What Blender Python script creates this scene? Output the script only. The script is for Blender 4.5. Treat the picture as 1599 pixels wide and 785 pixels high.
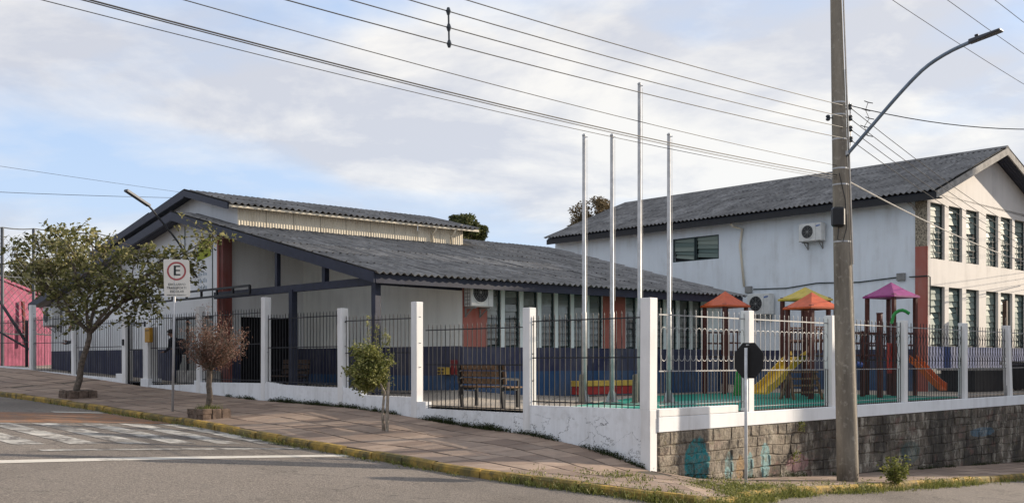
import bpy, bmesh, math, random
from mathutils import Vector, Matrix, noise
random.seed(7)
for o in list(bpy.data.objects): bpy.data.objects.remove(o)
SC = bpy.context.scene
COL = SC.collection
# ------------------------------------------------------------ camera, world, sun
EYE = 2.0; F = 1650.0; HY = 565.0
cam = bpy.data.cameras.new('camera'); camo = bpy.data.objects.new('camera', cam); COL.objects.link(camo)
camo.location = (0, 0, EYE); camo.rotation_euler = (math.pi/2, 0, 0)
cam.sensor_width = 36; cam.lens = 36*F/1599; cam.shift_y = (HY-392.5)/1599; cam.clip_end = 3000; cam.clip_start = .1
SC.camera = camo
SUN_AZ = math.radians(22.5); SUN_EL = math.radians(17)
SD = Vector((math.cos(SUN_AZ)*math.cos(SUN_EL), math.sin(SUN_AZ)*math.cos(SUN_EL), math.sin(SUN_EL)))
W = bpy.data.worlds.new('World'); SC.world = W; W.use_nodes = True
CLOUD_OFF = (1.3, .4, 0)
def build_world():
    nt = W.node_tree; N = nt.nodes; L = nt.links; N.clear()
    out = N.new('ShaderNodeOutputWorld'); bg = N.new('ShaderNodeBackground')
    sky = N.new('ShaderNodeTexSky'); sky.sky_type = 'NISHITA'; sky.sun_disc = False
    sky.sun_elevation = SUN_EL; sky.sun_rotation = math.pi/2-SUN_AZ; sky.air_density = 1.0; sky.dust_density = 1.2; sky.ozone_density = 1.5
    tc = N.new('ShaderNodeTexCoord')
    sep = N.new('ShaderNodeSeparateXYZ'); L.new(tc.outputs['Generated'], sep.inputs[0])
    def m(op, a, b=None, c=None):
        n = N.new('ShaderNodeMath'); n.operation = op
        for i, x in enumerate((a, b, c)):
            if x is None: continue
            if isinstance(x, (int, float)): n.inputs[i].default_value = x
            else: L.new(x, n.inputs[i])
        return n.outputs[0]
    zc = m('ADD', m('MAXIMUM', sep.outputs[2], 0.0), 0.16)
    cx = m('DIVIDE', sep.outputs[0], zc); cy = m('DIVIDE', sep.outputs[1], zc)
    cmb = N.new('ShaderNodeCombineXYZ'); L.new(cx, cmb.inputs[0]); L.new(cy, cmb.inputs[1]); cmb.inputs[2].default_value = 3.7
    def fbm(scale, det, ro, dist, off):
        mp = N.new('ShaderNodeMapping'); mp.inputs['Location'].default_value = off; L.new(cmb.outputs[0], mp.inputs[0])
        t = N.new('ShaderNodeTexNoise'); t.inputs['Scale'].default_value = scale; t.inputs['Detail'].default_value = det
        t.inputs['Roughness'].default_value = ro; t.inputs['Distortion'].default_value = dist; L.new(mp.outputs[0], t.inputs['Vector'])
        return t.outputs['Fac']
    def ramp(f, pts):
        r = N.new('ShaderNodeValToRGB'); L.new(f, r.inputs[0]); el = r.color_ramp.elements
        el[0].position, el[0].color = pts[0][0], (*pts[0][1], 1); el[1].position, el[1].color = pts[-1][0], (*pts[-1][1], 1)
        for p, c in pts[1:-1]:
            e = el.new(p); e.color = (*c, 1)
        return r.outputs[0]
    def mix(f, a, b):
        n = N.new('ShaderNodeMix'); n.data_type = 'RGBA'
        if isinstance(f, (int, float)): n.inputs[0].default_value = f
        else: L.new(f, n.inputs[0])
        for i, x in ((6, a), (7, b)):
            if isinstance(x, tuple): n.inputs[i].default_value = (*x, 1)
            else: L.new(x, n.inputs[i])
        return n.outputs[2]
    mask = ramp(fbm(.80, 10, .52, .25, CLOUD_OFF), [(.39, (0, 0, 0)), (.455, (.45,)*3), (.53, (1,)*3)])
    shade = fbm(1.5, 8, .6, .2, (4.2, 1.1, 2))
    # clouds: brighter and creamier towards the sun
    dp = N.new('ShaderNodeVectorMath'); dp.operation = 'DOT_PRODUCT'; L.new(tc.outputs['Generated'], dp.inputs[0]); dp.inputs[1].default_value = tuple(SD)
    tow = m('MULTIPLY_ADD', dp.outputs['Value'], .55, .42)
    tow = m('MINIMUM', m('MAXIMUM', tow, 0.0), 1.0)
    cgrey = mix(tow, (2.85, 2.9, 3.2), (3.4, 3.4, 3.55))
    clit = mix(tow, (4.2, 4.08, 4.05), (5.1, 4.85, 4.35))
    ccol = mix(ramp(shade, [(.42, (0, 0, 0)), (.58, (1, 1, 1))]), cgrey, clit)
    hz = m('POWER', m('SUBTRACT', 1.0, m('MINIMUM', m('MAXIMUM', sep.outputs[2], 0.0), 1.0)), 5.0)
    skyb = mix(.72, sky.outputs[0], (2.15, 2.95, 4.5))
    skyb = mix(m('MULTIPLY', hz, .8), skyb, (3.35, 3.95, 4.75))
    fac = m('MULTIPLY', mask, m('SUBTRACT', .95, m('MULTIPLY', hz, .45)))
    col = mix(fac, skyb, ccol)
    L.new(col, bg.inputs[0]); bg.inputs[1].default_value = .1
    L.new(bg.outputs[0], out.inputs[0])
build_world()
sun = bpy.data.lights.new('sun', 'SUN'); sun.energy = 3.4; sun.angle = math.radians(.6); sun.color = (1, .86, .69)
suno = bpy.data.objects.new('sun', sun); COL.objects.link(suno)
suno.rotation_euler = SD.to_track_quat('Z', 'Y').to_euler(); suno.location = (40, 10, 30)
SC.view_settings.view_transform = 'Standard'; SC.view_settings.look = 'None'; SC.view_settings.gamma = 1
SC.view_settings.exposure = 1.12; SC.view_settings.use_curve_mapping = False

# ------------------------------------------------------------ materials
MATS = {}
def nodes(m):
    m.use_nodes = True; nt = m.node_tree; return nt, nt.nodes, nt.links, nt.nodes['Principled BSDF']
class NT:
    def __init__(s, name, rough=.8, metal=0, spec=.3):
        s.m = bpy.data.materials.new(name); s.nt, s.N, s.L, s.b = nodes(s.m)
        s.b.inputs['Roughness'].default_value = rough; s.b.inputs['Metallic'].default_value = metal
        s.b.inputs['Specular IOR Level'].default_value = spec
        g = s.N.new('ShaderNodeNewGeometry'); s.pos = g.outputs['Position']; s.nrm = g.outputs['Normal']
        MATS[name] = s.m
    def math(s, op, a, b=None, c=None, clamp=False):
        n = s.N.new('ShaderNodeMath'); n.operation = op; n.use_clamp = clamp
        for i, x in enumerate((a, b, c)):
            if x is None: continue
            if isinstance(x, (int, float)): n.inputs[i].default_value = x
            else: s.L.new(x, n.inputs[i])
        return n.outputs[0]
    def noise(s, scale, det=5, ro=.6, vec=None, stretch=None, dist=0):
        v = vec or s.pos
        if stretch:
            mp = s.N.new('ShaderNodeMapping'); mp.inputs['Scale'].default_value = stretch; s.L.new(v, mp.inputs[0]); v = mp.outputs[0]
        t = s.N.new('ShaderNodeTexNoise'); t.inputs['Scale'].default_value = scale; t.inputs['Detail'].default_value = det
        t.inputs['Roughness'].default_value = ro; t.inputs['Distortion'].default_value = dist; s.L.new(v, t.inputs['Vector']); return t.outputs['Fac']
    def voro(s, scale, feat='F1'):
        t = s.N.new('ShaderNodeTexVoronoi'); t.feature = feat; t.inputs['Scale'].default_value = scale; s.L.new(s.pos, t.inputs['Vector']); return t.outputs['Distance']
    def ramp(s, f, p0, p1, a=0., b=1.):
        n = s.N.new('ShaderNodeMapRange'); n.clamp = True; s.L.new(f, n.inputs[0])
        for i, x in enumerate((p0, p1, a, b)): n.inputs[i+1].default_value = x
        return n.outputs[0]
    def mix(s, f, a, b, mode='MIX'):
        n = s.N.new('ShaderNodeMix'); n.data_type = 'RGBA'; n.blend_type = mode
        if isinstance(f, (int, float)): n.inputs[0].default_value = f
        else: s.L.new(f, n.inputs[0])
        for i, x in ((6, a), (7, b)):
            if isinstance(x, tuple): n.inputs[i].default_value = (*x, 1)
            else: s.L.new(x, n.inputs[i])
        return n.outputs[2]
    def rnd(s):
        return s.N.new('ShaderNodeObjectInfo').outputs['Random']
    def sep(s, v=None):
        n = s.N.new('ShaderNodeSeparateXYZ'); s.L.new(v or s.pos, n.inputs[0]); return n.outputs
    def bands(s, lst):
        """paint bands by world height: lst = [(ztop, colour), ..., (None, colour)]"""
        z = s.sep()[2]; col = lst[-1][1]
        for zt, c in reversed(lst[:-1]):
            col = s.mix(s.math('LESS_THAN', z, zt), col, c)
        return col
    def fin(s, col, bump=None, strength=.3, dist=.01):
        if isinstance(col, tuple): s.b.inputs['Base Color'].default_value = (*col, 1)
        else: s.L.new(col, s.b.inputs['Base Color'])
        if bump is not None:
            b = s.N.new('ShaderNodeBump'); b.inputs['Strength'].default_value = strength; b.inputs['Distance'].default_value = dist
            s.L.new(bump, b.inputs['Height']); s.L.new(b.outputs[0], s.b.inputs['Normal'])
        return s.m
def simple(name, col, rough=.7, metal=0, var=.18, scale=6, bump=.15, spec=.3, objvar=0):
    t = NT(name, rough, metal, spec)
    n = t.noise(scale, 6); dark = tuple(c*(1-var*1.6) for c in col); lite = tuple(min(1, c*(1+var*.5)) for c in col)
    c = t.mix(t.ramp(n, .3, .7), dark, lite)
    if objvar: c = t.mix(t.math('MULTIPLY', t.rnd(), objvar), c, (.02, .02, .02))
    return t.fin(c, t.noise(scale*12, 4), bump, .004)
def painted(name, base, rough=.75, grime=(.34, .32, .29), amt=.42, bump=.25):
    """masonry paint with rain streaks and grime; base colour tuple or bands list"""
    t = NT(name, rough)
    c = t.bands(base) if isinstance(base, list) else base
    st = t.noise(3.2, 7, .65, stretch=(1, 1, .12)); bl = t.noise(1.1, 6, .6)
    k = t.math('MULTIPLY', t.ramp(st, .43, .72), t.ramp(bl, .36, .66))
    c = t.mix(t.math('MULTIPLY', k, amt), c, grime)
    c = t.mix(t.ramp(t.noise(.7, 4), .3, .7, 0, .12), c, (.45, .45, .44))
    return t.fin(c, t.noise(40, 5), bump, .006)
M_ = MATS
def plinth_mat():
    t = NT('plinth_paint', .75); c = (.82, .83, .84)
    st = t.noise(3.2, 7, .65, stretch=(1, 1, .12)); c = t.mix(t.math('MULTIPLY', t.ramp(st, .45, .8), .5), c, (.34, .32, .29))
    x, y, z = t.sep(); low = t.math('MULTIPLY', t.ramp(z, 1.0, .85), t.ramp(x, -1.5, -.6))
    cr = t.ramp(t.math('ABSOLUTE', t.math('SUBTRACT', t.noise(1.15, 8, .6, stretch=(1, 1, 1.6), dist=.5), .5)), 0, .0065, 1, 0)
    cr = t.math('MULTIPLY', cr, low); c = t.mix(cr, c, (.035, .032, .03))
    c = t.mix(t.math('MULTIPLY', t.ramp(t.noise(6, 7), .52, .7), .35), c, (.5, .49, .46))
    t.fin(c, t.math('SUBTRACT', t.noise(30, 5), t.math('MULTIPLY', cr, 2.0)), .35, .008)
def make_materials():
    simple('aggregate', (.42, .36, .27), .95, var=.6, scale=22, bump=.8)
    WH = (.83, .84, .84)
    painted('white_paint', (.80, .81, .82)); plinth_mat(); painted('post_paint', (.80, .79, .77), amt=.75)
    NAVY = (.018, .022, .065); BLUE = (.012, .06, .15)
    painted('hall_wall', [(1.74, BLUE), (2.42, NAVY), (None, (.78, .83, .79))])
    painted('entry_wall', [(1.62, BLUE), (2.44, NAVY), (None, (.85, .85, .78))])
    painted('gable_wall', [(2.44, NAVY), (None, WH)])
    painted('block_side', [(1.75, BLUE), (2.45, NAVY), (None, (.74, .79, .83))], amt=.45)
    painted('block_front', [(1.78, (.32, .32, .31)), (2.54, (.03, .06, .19)), (None, (.66, .62, .575))], amt=.5)
    painted('red_paint', (.36, .085, .055), amt=.4); painted('red_dark', (.20, .045, .035), amt=.4)
    painted('cream_metal', (.74, .67, .53), amt=.6, grime=(.25, .17, .09))
    simple('navy_metal', (.028, .032, .055), .5, var=.2); simple('black_iron', (.02, .02, .024), .5, var=.3)
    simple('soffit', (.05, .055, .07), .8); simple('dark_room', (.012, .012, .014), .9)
    simple('window_frame', (.03, .05, .05), .5); simple('galvanised', (.50, .50, .50), .5, .35, var=.15)
    simple('silver_paint', (.33, .33, .33), .5, .2, var=.2); simple('sign_post', (.62, .63, .64), .5, .1)
    t = NT('louver_glass', .12, 0, .6)
    c = t.mix(t.rnd(), (.16, .18, .18), (.34, .37, .35)); t.fin(t.mix(t.ramp(t.noise(5), .35, .7), c, (.22, .22, .2)), t.noise(3), .08, .01)
    t = NT('louver_clear', .5, 0, .05); t.fin(t.mix(t.rnd(), (.13, .18, .165), (.30, .34, .29)), t.noise(2), .1, .02)
    # corrugated fibre cement
    t = NT('roof_sheet', .9, 0, .1)
    n = t.noise(2.2, 8, .65); c = t.mix(t.ramp(n, .3, .72), (.088, .088, .09), (.32, .315, .31))
    c = t.mix(t.math('MULTIPLY', t.rnd(), .45), c, (.10, .097, .094))
    c = t.mix(t.ramp(t.noise(14, 6), .58, .75, 0, .7), c, (.30, .29, .25)); t.fin(c, t.noise(60), .3, .004)
    # asphalt
    t = NT('asphalt', .9)
    g = t.noise(34, 5, .85); b = t.noise(.5, 6, .6); c = t.mix(t.ramp(g, .38, .64), (.055, .048, .043), (.37, .32, .275))
    c = t.mix(t.ramp(b, .35, .7, 0, .35), c, (.24, .215, .19)); c = t.mix(t.ramp(t.noise(6, 7, .7), .52, .72, 0, .4), c, (.10, .092, .085))
    cr = t.ramp(t.math('ABSOLUTE', t.math('SUBTRACT', t.noise(.9, 9, .62, dist=.6), .5)), 0, .012, .85, 0)
    cr = t.math('MULTIPLY', cr, t.ramp(t.noise(.35, 3), .5, .58))
    c = t.mix(cr, c, (.03, .028, .026)); c = t.mix(t.ramp(t.noise(.22, 5, .6, stretch=(1, .5, 1)), .46, .62, 0, .5), c, (.09, .078, .066)); c = t.mix(t.ramp(t.noise(1.7, 8, .7), .64, .70, 0, .6), c, (.065, .06, .055))
    t.fin(c, t.noise(34, 6, .8), .9, .03)
    def marking(name, col, wear0, wear1):
        t = NT(name, .85); g = t.noise(75, 4, .8); under = t.mix(t.ramp(g, .36, .66), (.05, .047, .044), (.2, .18, .165))
        w = t.ramp(t.noise(1.8, 12, .78, stretch=(1, 1, 1), dist=.6), wear0, wear1)
        t.fin(t.mix(w, under, t.mix(t.ramp(t.noise(90, 3), .3, .7), tuple(x*.8 for x in col), col)), t.noise(120, 4), .5, .01)
    marking('road_paint', (.60, .575, .52), .43, .60); marking('road_line', (.64, .60, .53), .33, .46); marking('red_road_paint', (.33, .16, .075), .34, .60)
    # paving slabs
    t = NT('slab', .85); r = t.rnd()
    c = t.mix(r, (.21, .15, .115), (.37, .275, .21)); c = t.mix(t.ramp(t.noise(4, 7), .4, .75, 0, .55), c, (.15, .12, .10))
    t.fin(t.mix(t.ramp(t.noise(1.2, 5), .55, .75, 0, .5), c, (.30, .26, .22)), t.noise(25, 6), .4, .012)
    simple('soil', (.10, .085, .065), .95, var=.4, scale=10, bump=.6)
    t = NT('kerb_yellow', .85); n = t.noise(3.5, 9, .7); z = t.noise(1.5, 6)
    c = t.mix(t.ramp(n, .38, .60), (.11, .09, .045), (.45, .285, .06)); c = t.mix(t.ramp(z, .45, .62, 0, .7), c, (.10, .095, .045)); t.fin(c, t.noise(40), .5, .015)
    # masonry stones of the retaining wall, old paint on them
    t = NT('wall_stone', .9); r = t.rnd(); c = t.mix(r, (.115, .095, .075), (.22, .185, .145))
    c = t.mix(t.ramp(t.noise(3.2, 9, .72, stretch=(1, 1, .55)), .50, .58, 0, .85), c, (.44, .40, .33)); c = t.mix(t.ramp(t.noise(.9, 10, .7, stretch=(1, 1, .5)), .44, .58, 0, .88), c, (.036, .032, .028)); c = t.mix(t.ramp(t.noise(14, 6, .7, stretch=(1, 1, .4)), .56, .66, 0, .7), c, (.05, .045, .04))
    c = t.mix(t.ramp(t.noise(1.9, 6, vec=None, stretch=(1, 1, 2)), .58, .66, 0, .5), c, (.22, .12, .10))
    xyz = t.sep()
    def patch(c, v, z, rv, rz, colr, k=1.):
        # an old painted blob on the wall around wall coordinate v, height z
        p = PF(0, v, 0); along = t.math('ADD', t.math('MULTIPLY', t.math('SUBTRACT', xyz[0], p.x), VV.x), t.math('MULTIPLY', t.math('SUBTRACT', xyz[1], p.y), VV.y))
        d = t.math('SQRT', t.math('ADD', t.math('POWER', t.math('ABSOLUTE', t.math('DIVIDE', along, rv)), 2.0), t.math('POWER', t.math('ABSOLUTE', t.math('DIVIDE', t.math('SUBTRACT', xyz[2], z), rz)), 2.0)))
        d = t.math('ADD', d, t.math('MULTIPLY', t.math('SUBTRACT', t.noise(5, 6), .5), .5))
        return t.mix(t.math('MULTIPLY', t.ramp(d, 1.0, .9), t.ramp(t.noise(9, 6), .36, .52, 0.25*k, k)), c, colr)
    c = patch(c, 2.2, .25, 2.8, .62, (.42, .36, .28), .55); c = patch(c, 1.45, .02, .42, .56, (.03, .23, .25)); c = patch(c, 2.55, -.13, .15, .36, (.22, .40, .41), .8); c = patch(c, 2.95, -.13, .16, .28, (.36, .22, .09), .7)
    c = patch(c, 3.3, -.14, .14, .30, (.22, .40, .41), .8); c = patch(c, 3.9, -.05, .2, .40, (.22, .40, .41), .8); c = patch(c, 5.2, -.2, .5, .2, (.36, .19, .21), .6)
    c = patch(c, 15.5, .0, .9, .14, (.08, .20, .30), .6); c = patch(c, 10.8, -.3, .6, .3, (.05, .12, .12), .5)
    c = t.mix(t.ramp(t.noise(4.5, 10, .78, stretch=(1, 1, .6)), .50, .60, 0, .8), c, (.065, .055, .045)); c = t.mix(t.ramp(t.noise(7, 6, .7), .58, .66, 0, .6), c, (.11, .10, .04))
    t.fin(c, t.noise(18, 8, .7), 1.0, .05)
    simple('mortar', (.20, .18, .155), .95, var=.4, scale=8, bump=.6)
    simple('brick_planter', (.17, .12, .09), .9, var=.4, scale=9, bump=.5)
    # concrete pole
    t = NT('pole_concrete', .85); c = t.mix(t.ramp(t.noise(4, 7, .65, stretch=(1, 1, .15)), .3, .7), (.10, .085, .068), (.28, .245, .195))
    c = t.mix(t.ramp(t.noise(9, 6), .55, .72, 0, .6), c, (.42, .39, .33)); t.fin(c, t.noise(50), .4, .008)
    simple('concrete', (.38, .36, .33), .9, var=.3, scale=5, bump=.35)
    t = NT('court_paving', .9); br = t.N.new('ShaderNodeTexBrick'); t.L.new(t.pos, br.inputs['Vector']); br.inputs['Scale'].default_value = 3.2
    br.inputs['Color1'].default_value = (.52, .45, .36, 1); br.inputs['Color2'].default_value = (.43, .375, .31, 1); br.inputs['Mortar'].default_value = (.17, .15, .12, 1)
    t.fin(t.mix(t.ramp(t.noise(3), .4, .7, 0, .4), br.outputs['Color'], (.22, .2, .17)), t.noise(40), .4, .01)
    simple('green_floor', (.015, .27, .19), .7, var=.15, scale=2); simple('green_line', (.40, .55, .50), .7)
    simple('wood_slat', (.20, .115, .06), .65, var=.35, scale=7); simple('wood_dark', (.075, .045, .03), .7, var=.35, scale=7)
    simple('tower_post', (.10, .030, .022), .5, var=.2)
    simple('roof_orange', (.56, .105, .03), .5, var=.15); simple('roof_yellow', (.52, .40, .05), .5, var=.15); simple('roof_purple', (.30, .045, .19), .5, var=.15)
    simple('slide_yellow', (.66, .42, .03), .4, var=.08); simple('slide_orange', (.60, .13, .03), .4, var=.08)
    simple('plastic_green', (.03, .28, .06), .4); simple('plastic_blue', (.03, .09, .35), .4); simple('plastic_red', (.42, .05, .035), .4); simple('plastic_black', (.018, .018, .02), .45, var=.2)
    simple('bench_yellow', (.62, .42, .08), .6); simple('bench_red', (.38, .04, .035), .6)
    simple('ac_white', (.66, .66, .63), .5, var=.1); simple('ac_grille', (.25, .25, .24), .6); simple('logo_blue', (.05, .13, .38), .5)
    simple('sign_white', (.78, .74, .66), .5, var=.06); simple('sign_red', (.42, .09, .09), .5, var=.1); simple('sign_black', (.02, .025, .025), .5); simple('sign_back', (.010, .010, .011), .6)
    simple('pink_wall', (.30, .085, .14), .85, var=.3, scale=3); simple('logo_yellow', (.42, .46, .05), .7); simple('logo_text', (.45, .52, .58), .8)
    simple('letterbox', (.45, .24, .03), .5); simple('cable', (.03, .03, .033), .6); simple('cable_light', (.42, .40, .37), .6)
    simple('lamp_arm', (.19, .24, .30), .45, .5); simple('lamp_grey', (.075, .08, .09), .4, .4); simple('insulator', (.05, .06, .07), .3)
    simple('bark', (.17, .135, .105), .9, var=.4, scale=12, bump=.7); simple('bark_pale', (.34, .29, .23), .85, var=.35, scale=12, bump=.5)
    simple('skin', (.36, .20, .14), .6); simple('hair', (.018, .013, .010), .7); simple('cloth_dark', (.014, .015, .022), .9); simple('cloth_navy', (.02, .025, .05), .9)
    simple('cap_red', (.25, .04, .04), .8); simple('net', (.12, .13, .14), .7); simple('house_wall', (.55, .5, .43), .8); simple('tile_roof', (.30, .12, .07), .85)
    def leaf(name, c0, c1, c2, tr=.3):
        t = NT(name, .55, 0, .25); a = t.N.new('ShaderNodeAttribute'); a.attribute_name = 'rnd'; f = a.outputs['Fac']
        c = t.mix(t.ramp(f, 0, .6), c0, c1); c = t.mix(t.ramp(f, .62, 1), c, c2); t.fin(c)
        tl = t.N.new('ShaderNodeBsdfTranslucent'); t.L.new(c, tl.inputs[0]); mx = t.N.new('ShaderNodeMixShader'); mx.inputs[0].default_value = tr
        t.L.new(t.b.outputs[0], mx.inputs[1]); t.L.new(tl.outputs[0], mx.inputs[2]); t.L.new(mx.outputs[0], t.N['Material Output'].inputs[0])
    leaf('leaf_olive', (.06, .066, .022), (.19, .19, .065), (.46, .41, .2), .42); leaf('leaf_green', (.075, .09, .022), (.20, .21, .055), (.42, .40, .17), .4)
    leaf('leaf_rust', (.085, .048, .034), (.19, .098, .068), (.34, .21, .165)); leaf('leaf_far', (.03, .045, .016), (.08, .095, .03), (.16, .15, .05)); leaf('leaf_brown', (.06, .045, .025), (.13, .10, .055), (.22, .17, .10))
    leaf('weed', (.05, .065, .015), (.16, .18, .04), (.36, .34, .11)); leaf('moss', (.012, .018, .006), (.03, .042, .012), (.06, .075, .02))

# ------------------------------------------------------------ frames of the place (metres)
CC = Vector((2.54, 19.4, 0)); S2 = math.sqrt(.5); UU = Vector((-S2, S2, 0)); VV = Vector((S2, S2, 0)); UP = Vector((0, 0, 1))
def PF(a, v, z): return CC+UU*a+VV*v+UP*z               # fence corner frame: a up the left street, v down the right street
EA = Vector((-3.39, 26.0, 0)); UA = Vector((-.69, .724, 0)); VA = Vector((.76, .65, 0))
def PA(t, s, z): return EA+UA*t+VA*s+UP*z               # hall: t across the gable, s along the hall
EB = Vector((14.13, 36.0, 0)); UB = Vector((-.673, .74, 0)); VB = Vector((.745, .667, 0))
def PB(t, s, z): return EB+UB*t+VB*s+UP*z               # two-storey block: t along its side, s along its gable front
def at(px, py, D): return Vector(((px-800)/F*D, D, EYE-(py-HY)*D/F))
def interp(x, pts):
    if x <= pts[0][0]: return pts[0][1]
    for (x0, y0), (x1, y1) in zip(pts, pts[1:]):
        if x <= x1: return y0+(y1-y0)*(x-x0)/(x1-x0)
    return pts[-1][1]
BASE_L = [(0, .01), (.85, .23), (1.82, .39), (3.07, .53), (4.78, .60), (7.73, .81), (9.24, .89), (13.5, .97), (20.06, 1.23), (25.07, 1.50), (29.6, 1.72), (36, 1.86), (60, 2.3)]
BASE_R = [(0, .01), (.5, -.12), (1.71, -.29), (3.49, -.38), (7.14, -.60), (10.47, -.73), (18.8, -1.07), (40, -2.1)]
CURB = [(-330, 577, 1.55), (-150, 593, 1.33), (0, 611, 1.10), (91, 623, .98), (162, 633.5, .88), (261, 649, .75), (339, 661, .66), (400, 673, .57), (530, 696, .43), (630, 712, .35), (710, 726, .285), (800, 738, .25), (927, 754, .19), (1037, 768, .11), (1095, 775, .04), (1132, 775, -.05), (1165, 769, -.12), (1215, 761, -.19), (1378, 753, -.44), (1599, 739, -.84), (1740, 729, -1.2), (1860, 722, -1.6)]
def curb_pt(px, py, z):
    D = (EYE-z)*F/(py-HY); return Vector(((px-800)/F*D, D, z))
CURBP = [curb_pt(*c) for c in CURB]
def smooth_path(P, step):
    # resample a polyline with Catmull-Rom at about even steps
    out = []
    for i in range(len(P)-1):
        p0 = P[max(i-1, 0)]; p1 = P[i]; p2 = P[i+1]; p3 = P[min(i+2, len(P)-1)]
        n = max(2, int((p2-p1).length/.05))
        for k in range(n):
            t = k/n; out.append(.5*((2*p1)+(p2-p0)*t+(2*p0-5*p1+4*p2-p3)*t*t+(-p0+3*p1-3*p2+p3)*t**3))
    out.append(P[-1]); res = [out[0]]; acc = 0
    for a, b in zip(out, out[1:]):
        acc += (b-a).length
        if acc >= step: res.append(b); acc = 0
    return res
def av(p):
    r = p-CC; return r.dot(UU), r.dot(VV)
def plane_g(a, v):
    a = max(-30, min(a, 45)); v = max(-40, min(v, 40)); return .03+.04*a-.055*(v+3.6)
RES = [(p.x, p.y, p.z-.13-plane_g(*av(p))) for p in smooth_path(CURBP, 1.2)]
def G(x, y):
    """road height"""
    a, v = av(Vector((x, y, 0))); num = 0; den = 1/30.
    for (rx, ry, rz) in RES:
        d = (x-rx)**2+(y-ry)**2; w = 1/(d*d+.02)*20; num += w*rz; den += w
    return plane_g(a, v)+num/den
make_materials()

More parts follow.
